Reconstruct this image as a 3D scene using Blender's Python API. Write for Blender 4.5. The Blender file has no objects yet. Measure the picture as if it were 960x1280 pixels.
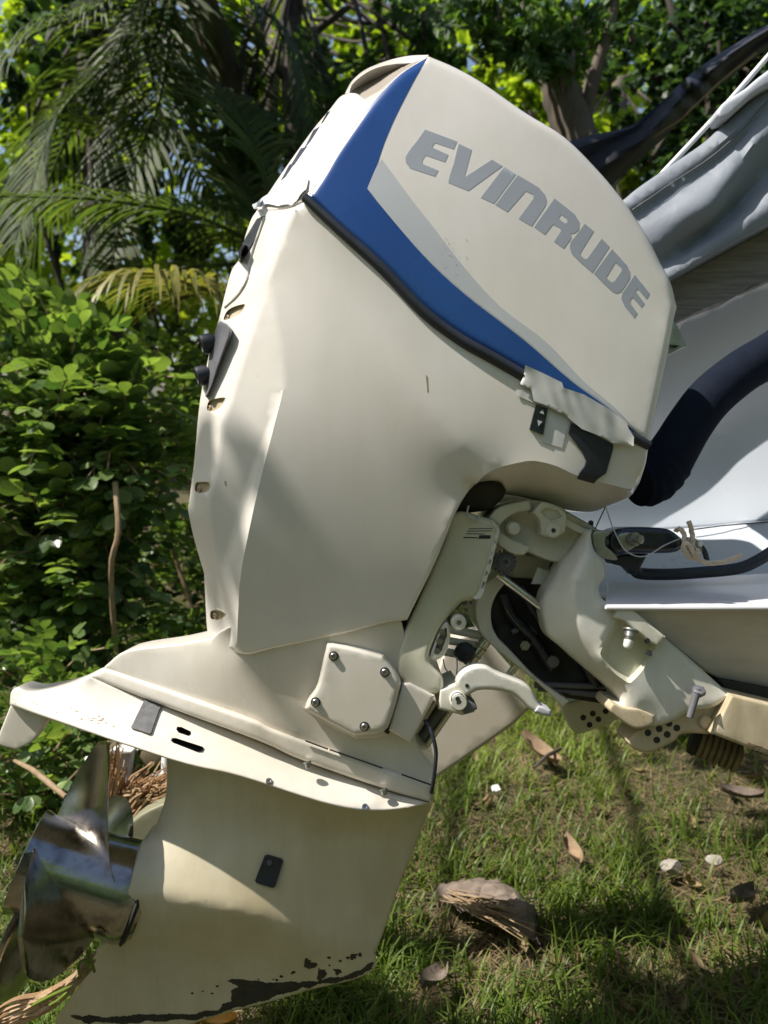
import bpy, bmesh, math, random
import numpy as np
from mathutils import Vector, Matrix
from mathutils.geometry import delaunay_2d_cdt
from mathutils.bvhtree import BVHTree

random.seed(7)
RNG = np.random.default_rng(7)
S = bpy.context.scene
COL = S.collection

# ------------------------------------------------------------------ camera
PITCH = math.radians(8.0)
CAM = np.array((0.0, 0.0, 1.5))
RIGHT = np.array((1.0, 0.0, 0.0))
FWD = np.array((0.0, math.cos(PITCH), -math.sin(PITCH)))
UP = np.array((0.0, math.sin(PITCH), math.cos(PITCH)))
F = 1005.0
cd = bpy.data.cameras.new('camera')
cam = bpy.data.objects.new('camera', cd)
COL.objects.link(cam)
cam.location = CAM
cam.rotation_euler = (math.radians(90) - PITCH, 0, 0)
cd.sensor_fit = 'VERTICAL'
cd.sensor_height = 24.0
cd.lens = 24.0 * F / 1280.0
cd.clip_start = 0.05
cd.clip_end = 500
cd.dof.use_dof = True
cd.dof.focus_distance = 1.5
cd.dof.aperture_fstop = 2.6
S.camera = cam

# ------------------------------------------------------------------ light
SUN_DIR = RIGHT * 0.55 - UP * 0.80 + FWD * 0.17
SUN_DIR = SUN_DIR / np.linalg.norm(SUN_DIR)
TOSUN = -SUN_DIR
w = bpy.data.worlds.new('World')
S.world = w
w.use_nodes = True
nt = w.node_tree
bg = nt.nodes['Background']
sky = nt.nodes.new('ShaderNodeTexSky')
sky.sky_type = 'NISHITA'
sky.sun_disc = False
sky.sun_elevation = math.asin(TOSUN[2])
sky.sun_rotation = math.atan2(TOSUN[0], TOSUN[1])
sky.air_density = 1.0
sky.dust_density = 2.0
nt.links.new(sky.outputs[0], bg.inputs[0])
bg.inputs[1].default_value = 0.10
sd = bpy.data.lights.new('sun', 'SUN')
sd.energy = 4.8
sd.angle = math.radians(0.5)
sd.color = (1.0, 0.94, 0.85)
sun = bpy.data.objects.new('sun', sd)
COL.objects.link(sun)
sun.rotation_euler = Vector(SUN_DIR).to_track_quat('-Z', 'Y').to_euler()
sun.location = (-6, -3, 10)
S.view_settings.view_transform = 'Standard'
S.view_settings.look = 'None'
S.view_settings.exposure = 0.62
S.view_settings.gamma = 1.0

D0 = 1.6          # distance of the motor's middle plane


def P(x, y, d):
    """photograph coordinates (960 wide) and distance -> world point"""
    return CAM + d * (FWD + (x - 480.0) / F * RIGHT + (640.0 - y) / F * UP)


def PG(x, y, z=0.0):
    """point of the ground plane seen at x, y"""
    r = FWD + (x - 480.0) / F * RIGHT + (640.0 - y) / F * UP
    return CAM + r * ((z - CAM[2]) / r[2])


# ------------------------------------------------------------------ materials
def mat_new(name):
    m = bpy.data.materials.new(name)
    m.use_nodes = True
    n = m.node_tree.nodes
    return m, n, m.node_tree.links, n['Principled BSDF']


def noise(n, l, scale, detail=4, rough=.6, coord='Object', mapping=None):
    tc = n.new('ShaderNodeTexCoord')
    t = n.new('ShaderNodeTexNoise')
    t.inputs['Scale'].default_value = scale
    t.inputs['Detail'].default_value = detail
    t.inputs['Roughness'].default_value = rough
    if mapping:
        mp = n.new('ShaderNodeMapping')
        mp.inputs['Scale'].default_value = mapping[0]
        mp.inputs['Rotation'].default_value = mapping[1]
        l.new(tc.outputs[coord], mp.inputs[0])
        l.new(mp.outputs[0], t.inputs['Vector'])
    else:
        l.new(tc.outputs[coord], t.inputs['Vector'])
    return t


def ramp(n, l, src, stops):
    r = n.new('ShaderNodeValToRGB')
    e = r.color_ramp.elements
    while len(e) < len(stops):
        e.new(0.5)
    for el, (p, c) in zip(e, stops):
        el.position = p
        el.color = (*c, 1) if len(c) == 3 else c
    l.new(src, r.inputs[0])
    return r


def mixc(n, l, fac, a, b, mode='MIX'):
    m = n.new('ShaderNodeMix')
    m.data_type = 'RGBA'
    m.blend_type = mode
    for s, v in ((m.inputs[0], fac), (m.inputs[6], a), (m.inputs[7], b)):
        if hasattr(v, 'is_linked'):
            l.new(v, s)
        elif isinstance(v, (int, float)):
            s.default_value = v
        else:
            s.default_value = (*v, 1)
    return m.outputs[2]


def paint(name, base, stain=None, amount=.5, sscale=3.0, speck=(.10, .08, .05), speck_amt=.5,
          rough=.3, coat=.25, bump=0.0, metal=0.0, streak=0., spec=.5):
    m, n, l, b = mat_new(name)
    t = noise(n, l, sscale, 5, .6)
    c = base
    if stain:
        r = ramp(n, l, t.outputs[0], [(.36, (0, 0, 0)), (.66, (1, 1, 1))])
        f = n.new('ShaderNodeMath'); f.operation = 'MULTIPLY'
        l.new(r.outputs[0], f.inputs[0]); f.inputs[1].default_value = amount
        c = mixc(n, l, f.outputs[0], base, stain)
    if speck_amt > 0:
        t2 = noise(n, l, 55, 3, .5)
        r2 = ramp(n, l, t2.outputs[0], [(.725, (0, 0, 0)), (.76, (1, 1, 1))])
        t3 = noise(n, l, 6, 2, .5)
        r3 = ramp(n, l, t3.outputs[0], [(.48, (0, 0, 0)), (.7, (1, 1, 1))])
        mm = n.new('ShaderNodeMath'); mm.operation = 'MULTIPLY'
        l.new(r2.outputs[0], mm.inputs[0]); l.new(r3.outputs[0], mm.inputs[1])
        m2 = n.new('ShaderNodeMath'); m2.operation = 'MULTIPLY'
        l.new(mm.outputs[0], m2.inputs[0]); m2.inputs[1].default_value = speck_amt
        c = mixc(n, l, m2.outputs[0], c, speck)
    if streak:
        ts = noise(n, l, 9, 5, .65, mapping=((3.2, 3.2, .45), (0, .35, 0)))
        rs = ramp(n, l, ts.outputs[0], [(.42, (1, 1, 1)), (.72, (1 - streak * 1.6, 1 - streak * 1.8, 1 - streak * 2.3))])
        c = mixc(n, l, 1.0, c, rs.outputs[0], 'MULTIPLY')
    if isinstance(c, tuple):
        b.inputs['Base Color'].default_value = (*c, 1)
    else:
        l.new(c, b.inputs['Base Color'])
    b.inputs['Metallic'].default_value = metal
    b.inputs['Specular IOR Level'].default_value = spec
    tr = noise(n, l, 9, 5, .7)
    rr = n.new('ShaderNodeMapRange')
    rr.inputs[3].default_value = rough * .75
    rr.inputs[4].default_value = rough * 1.35
    l.new(tr.outputs[0], rr.inputs[0])
    l.new(rr.outputs[0], b.inputs['Roughness'])
    b.inputs['Coat Weight'].default_value = coat
    b.inputs['Coat Roughness'].default_value = .12
    if bump:
        tb = noise(n, l, 140, 4, .6)
        bp = n.new('ShaderNodeBump')
        bp.inputs['Strength'].default_value = bump
        bp.inputs['Distance'].default_value = .002
        l.new(tb.outputs[0], bp.inputs['Height'])
        l.new(bp.outputs[0], b.inputs['Normal'])
    return m


def leafmat(name, dark, light, trans=.45, rough=.45, attr=True):
    m, n, l, b = mat_new(name)
    if attr:
        a = n.new('ShaderNodeAttribute'); a.attribute_name = 'tone'
        f = a.outputs['Fac']
    else:
        a = n.new('ShaderNodeObjectInfo'); f = a.outputs['Random']
    c = mixc(n, l, f, dark, light)
    t = noise(n, l, 8, 2, .5)
    r = ramp(n, l, t.outputs[0], [(.3, (.75, .75, .75)), (.7, (1.15, 1.15, 1.15))])
    c = mixc(n, l, 1.0, c, r.outputs[0], 'MULTIPLY')
    l.new(c, b.inputs['Base Color'])
    b.inputs['Roughness'].default_value = rough
    b.inputs['Specular IOR Level'].default_value = .4
    tr = n.new('ShaderNodeBsdfTranslucent')
    c2 = mixc(n, l, 1.0, c, (1.5, 1.6, .55), 'MULTIPLY')
    l.new(c2, tr.inputs[0])
    mx = n.new('ShaderNodeMixShader')
    mx.inputs[0].default_value = trans
    l.new(b.outputs[0], mx.inputs[1]); l.new(tr.outputs[0], mx.inputs[2])
    l.new(mx.outputs[0], n['Material Output'].inputs[0])
    return m


def streaky(name, c1, c2, scale, mapping, rough=.6, bump=.4, metal=0.):
    m, n, l, b = mat_new(name)
    t = noise(n, l, scale, 6, .65, mapping=mapping)
    r = ramp(n, l, t.outputs[0], [(.3, c1), (.7, c2)])
    l.new(r.outputs[0], b.inputs['Base Color'])
    b.inputs['Roughness'].default_value = rough
    b.inputs['Metallic'].default_value = metal
    bp = n.new('ShaderNodeBump'); bp.inputs['Strength'].default_value = bump
    bp.inputs['Distance'].default_value = .004
    l.new(t.outputs[0], bp.inputs['Height']); l.new(bp.outputs[0], b.inputs['Normal'])
    return m


M = {}
M['cowl'] = paint('cowl_paint', (.74, .705, .665), (.64, .605, .55), .75, 2.5, speck_amt=.25, rough=.2, coat=.5, streak=.02)
M['leg'] = paint('leg_paint', (.70, .665, .61), (.59, .53, .43), .75, 3.0, speck_amt=.5, rough=.28, coat=.3, streak=.04)
M['gear'] = paint('gearcase_paint', (.64, .595, .47), (.48, .39, .23), .8, 2.6, speck_amt=.8, rough=.33, coat=.2, streak=.06)
M['bracket'] = paint('bracket_paint', (.68, .675, .63), (.54, .51, .41), .7, 6.0, speck_amt=.8, rough=.38, coat=.15, bump=.06, streak=.06)
M['bracket_tan'] = paint('bracket_tan', (.57, .49, .35), (.44, .36, .23), .7, 5.0, speck_amt=.7, rough=.5, coat=.05, bump=.08, streak=.15)
M['olive'] = paint('stained_paint', (.63, .615, .53), (.45, .435, .26), .7, 5.0, speck_amt=.5, rough=.38, coat=.15)
M['blue'] = paint('blue_vinyl', (.009, .052, .215), (.013, .075, .27), .6, 5, speck_amt=0, rough=.26, coat=.35)
M['silver'] = paint('silver_vinyl', (.44, .46, .48), (.50, .52, .52), .6, 6, speck_amt=.3, rough=.35, coat=.25)
M['letter'] = paint('grey_vinyl', (.30, .325, .37), (.34, .36, .40), .6, 6, speck_amt=0, rough=.4, coat=.2)
M['black'] = paint('black_plastic', (.016, .019, .028), (.03, .035, .045), .6, 20, speck_amt=0, rough=.42, coat=.0)
M['blackgloss'] = paint('black_enamel', (.010, .013, .022), (.02, .024, .034), .6, 20, speck_amt=0, rough=.22, coat=.3)
M['sleeve'] = paint('sleeve_fabric', (.006, .010, .020), (.010, .014, .026), .6, 30, speck_amt=0, rough=.85, coat=0, bump=.5, spec=.12)
M['greyplastic'] = paint('grey_plastic', (.10, .10, .115), (.14, .14, .15), .6, 20, speck_amt=0, rough=.5, coat=0)
M['anode'] = paint('anode_grey', (.10, .10, .105), (.17, .17, .17), .9, 60, speck_amt=0, rough=.8, coat=0, bump=.6)
M['steel'] = paint('steel', (.45, .45, .43), (.30, .28, .25), .8, 40, speck_amt=0, rough=.32, coat=0, metal=.9)
M['chrome'] = paint('chrome', (.62, .61, .59), None, 0, 4, speck_amt=0, rough=.16, coat=0, metal=1.)
M['rust'] = paint('rusty_screw', (.30, .19, .10), (.42, .36, .28), .8, 90, speck_amt=0, rough=.6, coat=0)
M['pocket'] = paint('dirty_pocket', (.42, .36, .25), (.30, .22, .12), .8, 60, speck_amt=0, rough=.6, coat=0)
M['dark'] = paint('dirty_black', (.014, .014, .015), (.035, .034, .028), .8, 18, speck_amt=0, rough=.7, coat=0)
M['brown'] = paint('intake_brown', (.22, .19, .155), (.27, .235, .195), .7, 12, speck_amt=0, rough=.6, coat=0)
M['chip'] = paint('bare_patch', (.025, .023, .018), (.055, .045, .03), .8, 35, speck_amt=0, rough=.8, coat=0, bump=.4)
M['tape'] = paint('masking_tape', (.62, .63, .62), (.55, .555, .53), .7, 25, speck_amt=.1, rough=.45, coat=.05)
M['film'] = paint('clear_tape', (.66, .69, .74), (.76, .78, .80), .8, 18, speck_amt=0, rough=.16, coat=.5)
M['hull'] = paint('hull_gelcoat', (.52, .56, .62), (.47, .50, .55), .6, 2.0, speck_amt=.5, rough=.28, coat=.3)
M['ledge'] = paint('ledge_gelcoat', (.66, .65, .70), (.60, .58, .62), .6, 4.0, speck_amt=.5, rough=.35, coat=.2)
M['transom'] = streaky('transom_face', (.44, .41, .39), (.58, .55, .53), 5, ((1, 1, 4), (0, .5, 0)), .35, .08)
M['canvas'] = paint('grey_canvas', (.185, .21, .25), (.22, .245, .285), .6, 4, speck_amt=.1, rough=.58, coat=0, bump=.25)
M['canvas_light'] = paint('light_canvas', (.40, .43, .49), (.46, .48, .53), .6, 4, speck_amt=0, rough=.6, coat=0, bump=.2)
M['plank'] = streaky('weathered_plank', (.17, .152, .148), (.33, .30, .29), 9, ((1, 1, 14), (0, math.radians(-30), 0)), .8, .5)
M['tarp'] = paint('black_tarp', (.013, .015, .026), (.022, .024, .036), .7, 6, speck_amt=0, rough=.6, coat=0, bump=.2, spec=.3)
M['white'] = paint('white_plastic', (.76, .76, .76), (.66, .65, .62), .5, 10, speck_amt=.2, rough=.4, coat=.1)
M['greywhite'] = paint('grey_bracket', (.50, .51, .55), (.42, .42, .45), .5, 10, speck_amt=.3, rough=.45, coat=0)
M['rope'] = streaky('rope_fibre', (.55, .45, .36), (.70, .60, .50), 90, ((1, 1, 1), (0, 0, 0)), .85, .6)
M['hose'] = paint('black_hose', (.012, .016, .026), (.02, .024, .034), .5, 30, speck_amt=0, rough=.45, coat=0)
M['straw'] = leafmat('dry_straw', (.30, .15, .065), (.56, .40, .24), .15, .6)
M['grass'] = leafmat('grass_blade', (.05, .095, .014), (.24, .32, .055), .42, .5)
M['thatch'] = leafmat('dead_grass', (.13, .095, .045), (.34, .26, .14), .2, .8)
M['bush'] = leafmat('bush_leaf', (.05, .105, .035), (.28, .37, .13), .42, .28, attr=False)
M['bushmass'] = leafmat('bush_foliage', (.042, .092, .03), (.23, .32, .11), .42, .28)
M['palm'] = leafmat('palm_leaflet', (.045, .085, .026), (.13, .17, .055), .45, .55)
M['palmlit'] = leafmat('palm_lit_leaflet', (.13, .145, .04), (.36, .32, .11), .4, .42)  # palm leaflet copy with sunlight put into its colour
M['feather'] = leafmat('feathery_foliage', (.045, .105, .03), (.13, .22, .06), .5, .5)
M['far'] = leafmat('far_foliage', (.13, .20, .02), (.30, .36, .045), .7, .5)
M['hedge'] = leafmat('dark_hedge', (.026, .058, .026), (.065, .12, .045), .35, .5)
M['bark'] = streaky('bark', (.07, .055, .045), (.19, .155, .125), 9, ((1, 1, .3), (0, 0, 0)), .9, .9)
M['barkdark'] = streaky('dark_bark', (.035, .028, .022), (.09, .075, .06), 9, ((1, 1, .3), (0, 0, 0)), .9, .9)
M['twig'] = streaky('twig_bark', (.20, .13, .07), (.36, .26, .16), 30, ((1, 1, .4), (0, 0, 0)), .8, .4)
M['husk'] = streaky('palm_husk', (.10, .075, .06), (.24, .19, .155), 16, ((1, 4, 1), (0, 0, .4)), .85, .7)
M['deadleaf'] = paint('dead_leaf', (.22, .145, .085), (.33, .24, .15), .8, 30, speck_amt=.3, rough=.75, coat=0, bump=.3)
M['orangeleaf'] = paint('orange_leaf', (.60, .30, .06), (.70, .42, .12), .8, 25, speck_amt=.3, rough=.5, coat=0)
M['stone'] = paint('pale_stone', (.36, .33, .29), (.22, .20, .16), .9, 60, speck_amt=.5, rough=.9, coat=0, bump=.8)
M['olive_shade'] = paint('shaded_olive_paint', (.22, .215, .14), (.16, .15, .09), .7, 5, speck_amt=.2, rough=.5, coat=0)  # shade on the gear panel put into its paint colour
M['ribbed'] = paint('tan_rubber', (.24, .20, .12), (.15, .12, .07), .8, 20, speck_amt=.3, rough=.7, coat=0)

# stainless propeller: brushed, stained
m, n, l, b = mat_new('propeller_steel')
t = noise(n, l, 14, 6, .7)
r = ramp(n, l, t.outputs[0], [(.3, (.15, .142, .135)), (.5, (.40, .385, .365)), (.75, (.19, .175, .155))])
l.new(r.outputs[0], b.inputs['Base Color'])
b.inputs['Metallic'].default_value = 1.0
r2 = ramp(n, l, t.outputs[0], [(.3, (.06, .06, .06)), (.6, (.20, .20, .20)), (.8, (.09, .09, .09))])
l.new(r2.outputs[0], b.inputs['Roughness'])
tb = noise(n, l, 160, 4, .7)
bp = n.new('ShaderNodeBump'); bp.inputs['Strength'].default_value = .12; bp.inputs['Distance'].default_value = .002
l.new(tb.outputs[0], bp.inputs['Height']); l.new(bp.outputs[0], b.inputs['Normal'])
M['prop'] = m

# soil
m, n, l, b = mat_new('soil')
t = noise(n, l, 2.2, 8, .7)
r = ramp(n, l, t.outputs[0], [(.3, (.05, .052, .018)), (.5, (.085, .075, .035)), (.7, (.14, .11, .06))])
t2 = noise(n, l, 60, 5, .7)
r2 = ramp(n, l, t2.outputs[0], [(.3, (.55, .55, .55)), (.7, (1.3, 1.25, 1.15))])
l.new(mixc(n, l, 1.0, r.outputs[0], r2.outputs[0], 'MULTIPLY'), b.inputs['Base Color'])
b.inputs['Roughness'].default_value = .95
bp = n.new('ShaderNodeBump'); bp.inputs['Strength'].default_value = .9; bp.inputs['Distance'].default_value = .02
l.new(t2.outputs[0], bp.inputs['Height']); l.new(bp.outputs[0], b.inputs['Normal'])
M['soil'] = m

# ------------------------------------------------------------------ object helpers
WL = {}


def tag(o, label=None, cat=None, group=None, kind=None):
    if label: o['label'] = label
    if cat: o['category'] = cat
    if group: o['group'] = group
    if kind: o['kind'] = kind
    return o


def empty(name, loc, label, cat, group=None):
    o = bpy.data.objects.new(name, None)
    o.empty_display_size = .1
    COL.objects.link(o)
    o.location = loc
    WL[o] = np.array(loc, float)
    return tag(o, label, cat, group)


def mk(name, verts, faces, mat, parent=None, sharp=38, smooth=True, tones=None, fix=False, midx=None):
    """link a mesh given in world coordinates as one object with its origin in its middle"""
    verts = np.asarray(verts, float).reshape(-1, 3)
    c = (verts.min(0) + verts.max(0)) / 2
    me = bpy.data.meshes.new(name)
    me.from_pydata((verts - c).tolist(), [], faces)
    if fix:
        bm = bmesh.new(); bm.from_mesh(me)
        bmesh.ops.recalc_face_normals(bm, faces=bm.faces)
        bm.to_mesh(me); bm.free()
    for mm in (mat if isinstance(mat, (list, tuple)) else [mat]):
        me.materials.append(mm)
    if midx is not None:
        me.polygons.foreach_set('material_index', midx)
    if smooth:
        me.polygons.foreach_set('use_smooth', [True] * len(me.polygons))
        if sharp < 179:
            me.set_sharp_from_angle(angle=math.radians(sharp))
    if tones is not None:
        a = me.attributes.new('tone', 'FLOAT', 'FACE')
        a.data.foreach_set('value', np.asarray(tones, np.float32))
    o = bpy.data.objects.new(name, me)
    COL.objects.link(o)
    pl = np.zeros(3)
    if parent is not None:
        o.parent = parent
        pl = WL[parent]
    o.location = c - pl
    WL[o] = c
    return o


def cr(pts, n=4):
    """smooth open polyline"""
    pts = [np.array(p, float) for p in pts]
    out = []
    for i in range(len(pts) - 1):
        p0 = pts[i - 1] if i else 2 * pts[0] - pts[1]
        p1, p2 = pts[i], pts[i + 1]
        p3 = pts[i + 2] if i + 2 < len(pts) else 2 * pts[-1] - pts[-2]
        for k in range(n):
            t = k / n
            out.append(.5 * (2 * p1 + (p2 - p0) * t + (2 * p0 - 5 * p1 + 4 * p2 - p3) * t * t + (3 * p1 - p0 - 3 * p2 + p3) * t ** 3))
    out.append(pts[-1])
    return out


def ccr(pts, n=4):
    """smooth closed polyline"""
    pts = [np.array(p, float) for p in pts]
    k = len(pts)
    out = []
    for i in range(k):
        p0, p1, p2, p3 = pts[i - 1], pts[i], pts[(i + 1) % k], pts[(i + 2) % k]
        for j in range(n):
            t = j / n
            out.append(.5 * (2 * p1 + (p2 - p0) * t + (2 * p0 - 5 * p1 + 4 * p2 - p3) * t * t + (3 * p1 - p0 - 3 * p2 + p3) * t ** 3))
    return out


def segs(*ss):
    """join smoothed stretches into one outline; a corner stays wherever two stretches meet"""
    out = []
    for s in ss:
        c = cr(s) if len(s) > 2 else [np.array(p, float) for p in s]
        if out and np.allclose(out[-1][:2], c[0][:2], atol=.3):
            c = c[1:]
        out += c
    if np.allclose(out[0][:2], out[-1][:2], atol=.3):
        out.pop()
    return out


def fl(pts, h):
    return [(x, y, h) for x, y in pts]


def dens(pts, step, closed):
    pts = [np.array(p, float) for p in pts]
    out = []
    k = len(pts)
    for i in range(k if closed else k - 1):
        a, b = pts[i], pts[(i + 1) % k]
        m = max(1, int(math.ceil(np.linalg.norm((b - a)[:2]) / step)))
        for j in range(m):
            out.append(a + (b - a) * j / m)
    if not closed:
        out.append(pts[-1])
    return out


def pip(q, poly):
    x, y = q[:, 0], q[:, 1]
    ins = np.zeros(len(q), bool)
    a = poly
    b = np.roll(poly, -1, 0)
    for (x1, y1), (x2, y2) in zip(a, b):
        if y1 == y2:
            continue
        c = ((y1 > y) != (y2 > y)) & (x < (x2 - x1) * (y - y1) / (y2 - y1) + x1)
        ins ^= c
    return ins


def segdist(q, a, b):
    """distance from every point of q to the nearest of the segments a-b"""
    best = np.full(len(q), 1e9)
    for p0, p1 in zip(a, b):
        e = p1 - p0
        L = e @ e
        t = np.clip(((q - p0) @ e) / (L if L > 0 else 1), 0, 1)
        d = np.hypot(*(q - p0 - t[:, None] * e).T)
        best = np.minimum(best, d)
    return best


def triangulate(B, feats, holes, grid, rings=(), crease=0):
    """CDT of an outline; returns xy, triangles, source index of every vertex"""
    pts = [p[:2] for p in B]
    nb = len(B)
    edges = [(i, (i + 1) % nb) for i in range(nb)]
    src = [('b', i) for i in range(nb)]
    for fi, f in enumerate(feats):
        s = len(pts)
        pts += [p[:2] for p in f]
        src += [('f', fi, i) for i in range(len(f))]
        edges += [(s + i, s + i + 1) for i in range(len(f) - 1)]
    for hi, hh in enumerate(holes):
        s = len(pts)
        pts += [p[:2] for p in hh]
        src += [('h', hi, i) for i in range(len(hh))]
        edges += [(s + i, s + (i + 1) % len(hh)) for i in range(len(hh))]
    base = np.array(pts)
    poly = base[:nb]
    a, b = poly, np.roll(poly, -1, 0)
    cand = []
    x0, y0 = poly.min(0); x1, y1 = poly.max(0)
    k = 0
    yy = y0 + grid * .43
    while yy < y1:
        xs = np.arange(x0 + grid * (.25 + .5 * (k % 2)), x1, grid)
        cand.append(np.stack([xs, np.full(len(xs), yy)], 1))
        yy += grid * .866
        k += 1
    g = np.concatenate(cand) if cand else np.zeros((0, 2))
    g = g[pip(g, poly)]
    lim = max([grid * .45] + [r * 1.15 for r in rings])
    if len(g):
        g = g[segdist(g, a, b) > lim]
    e = b - a
    nn = np.stack([e[:, 1], -e[:, 0]], 1) / (np.linalg.norm(e, axis=1)[:, None] + 1e-9)
    vn = nn + np.roll(nn, 1, 0)
    vn = vn / np.maximum((vn * nn).sum(1, keepdims=True), .45)
    for r in rings:
        for s in (1, -1):
            q = a + vn * r * s
            q = q[pip(q, poly)]
            if len(q):
                q = q[segdist(q, a, b) > r * .85]
                g = np.concatenate([g, q])
    if crease:
        off = crease
        for f in feats:
            if np.isnan(f[0][2] if len(f[0]) > 2 else 0):
                continue
            q0 = np.array([p[:2] for p in f])
            tg = np.gradient(q0, axis=0)
            nv_ = np.stack([tg[:, 1], -tg[:, 0]], 1) / (np.linalg.norm(tg, axis=1)[:, None] + 1e-9)
            if len(g):
                g = g[segdist(g, q0[:-1], q0[1:]) > off * 1.9]
            for sg in (-1, 1):
                q = q0 + nv_ * off * sg
                q = q[pip(q, poly)]
                if len(q):
                    q = q[segdist(q, a, b) > lim]
                    oth = [np.array([p[:2] for p in f2_]) for f2_ in feats if f2_ is not f]
                    for o_ in oth:
                        if len(q):
                            q = q[segdist(q, o_[:-1], o_[1:]) > off * .8]
                    g = np.concatenate([g, q])
    rest = base[nb:]
    if len(rest) and len(g):
        keep = np.ones(len(g), bool)
        for p in rest:
            keep &= np.hypot(*(g - p).T) > min(grid * .42, crease * .6 if crease else 99)
        g = g[keep]
    pts2 = [Vector(p) for p in base] + [Vector(p) for p in g]
    src += [('g',)] * len(g)
    v, e, f, ov, oe, of = delaunay_2d_cdt(pts2, edges, [], 0, 1e-3, True)
    xy = np.array([tuple(p) for p in v])
    tri = np.array([t for t in f if len(t) == 3], int)
    c = xy[tri].mean(1)
    ins = pip(c, poly)
    for hh in holes:
        ins &= ~pip(c, np.array([p[:2] for p in hh]))
    tri = tri[ins]
    # unify orientation
    p = xy[tri]
    ar = (p[:, 1, 0] - p[:, 0, 0]) * (p[:, 2, 1] - p[:, 0, 1]) - (p[:, 1, 1] - p[:, 0, 1]) * (p[:, 2, 0] - p[:, 0, 0])
    tri[ar < 0] = tri[ar < 0][:, ::-1]
    tri = tri[np.abs(ar) > 1e-4]
    used = np.unique(tri)
    mp = -np.ones(len(xy), int); mp[used] = np.arange(len(used))
    so = [src[min(ov[i])] if ov[i] else ('g',) for i in used]
    return xy[used], mp[tri], so


def solve(xy, tri, fixed, fval, bulge):
    n = len(xy)
    ii, jj, ww = [], [], []
    for k in range(3):
        i, j, o = tri[:, k], tri[:, (k + 1) % 3], tri[:, (k + 2) % 3]
        u, v = xy[i] - xy[o], xy[j] - xy[o]
        cr_ = np.abs(u[:, 0] * v[:, 1] - u[:, 1] * v[:, 0]) + 1e-9
        c = np.clip((u * v).sum(1) / cr_ * .5, .02, 5)
        ii += [i, j]; jj += [j, i]; ww += [c, c]
    ii, jj, ww = np.concatenate(ii), np.concatenate(jj), np.concatenate(ww)
    p = xy[tri]
    ar = .5 * np.abs((p[:, 1, 0] - p[:, 0, 0]) * (p[:, 2, 1] - p[:, 0, 1]) - (p[:, 1, 1] - p[:, 0, 1]) * (p[:, 2, 0] - p[:, 0, 0]))
    mass = np.bincount(tri.ravel(), np.repeat(ar / 3, 3), n)
    deg = np.bincount(ii, ww, n)
    free = ~fixed
    h = np.where(fixed, fval, fval[fixed].mean())

    def A(x):
        return deg * x - np.bincount(ii, ww * x[jj], n)
    rhs = mass * bulge
    r = np.where(free, rhs - A(h), 0)
    Mi = 1 / np.maximum(deg, 1e-9)
    z = Mi * r; pk = z.copy(); rz = r @ z
    for it in range(600):
        if rz < 1e-16:
            break
        Ap = np.where(free, A(pk), 0)
        al = rz / (pk @ Ap + 1e-30)
        h = h + al * pk
        r = r - al * Ap
        z = Mi * r
        rn = r @ z
        pk = z + rn / rz * pk
        rz = rn
    return h, ii, jj, ww


TARGET = {}


def vn2(x, y):
    return .5 + .25 * np.sin(x * .071 + y * .043) + .25 * np.sin(y * .09 - x * .037 + 2)



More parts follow.
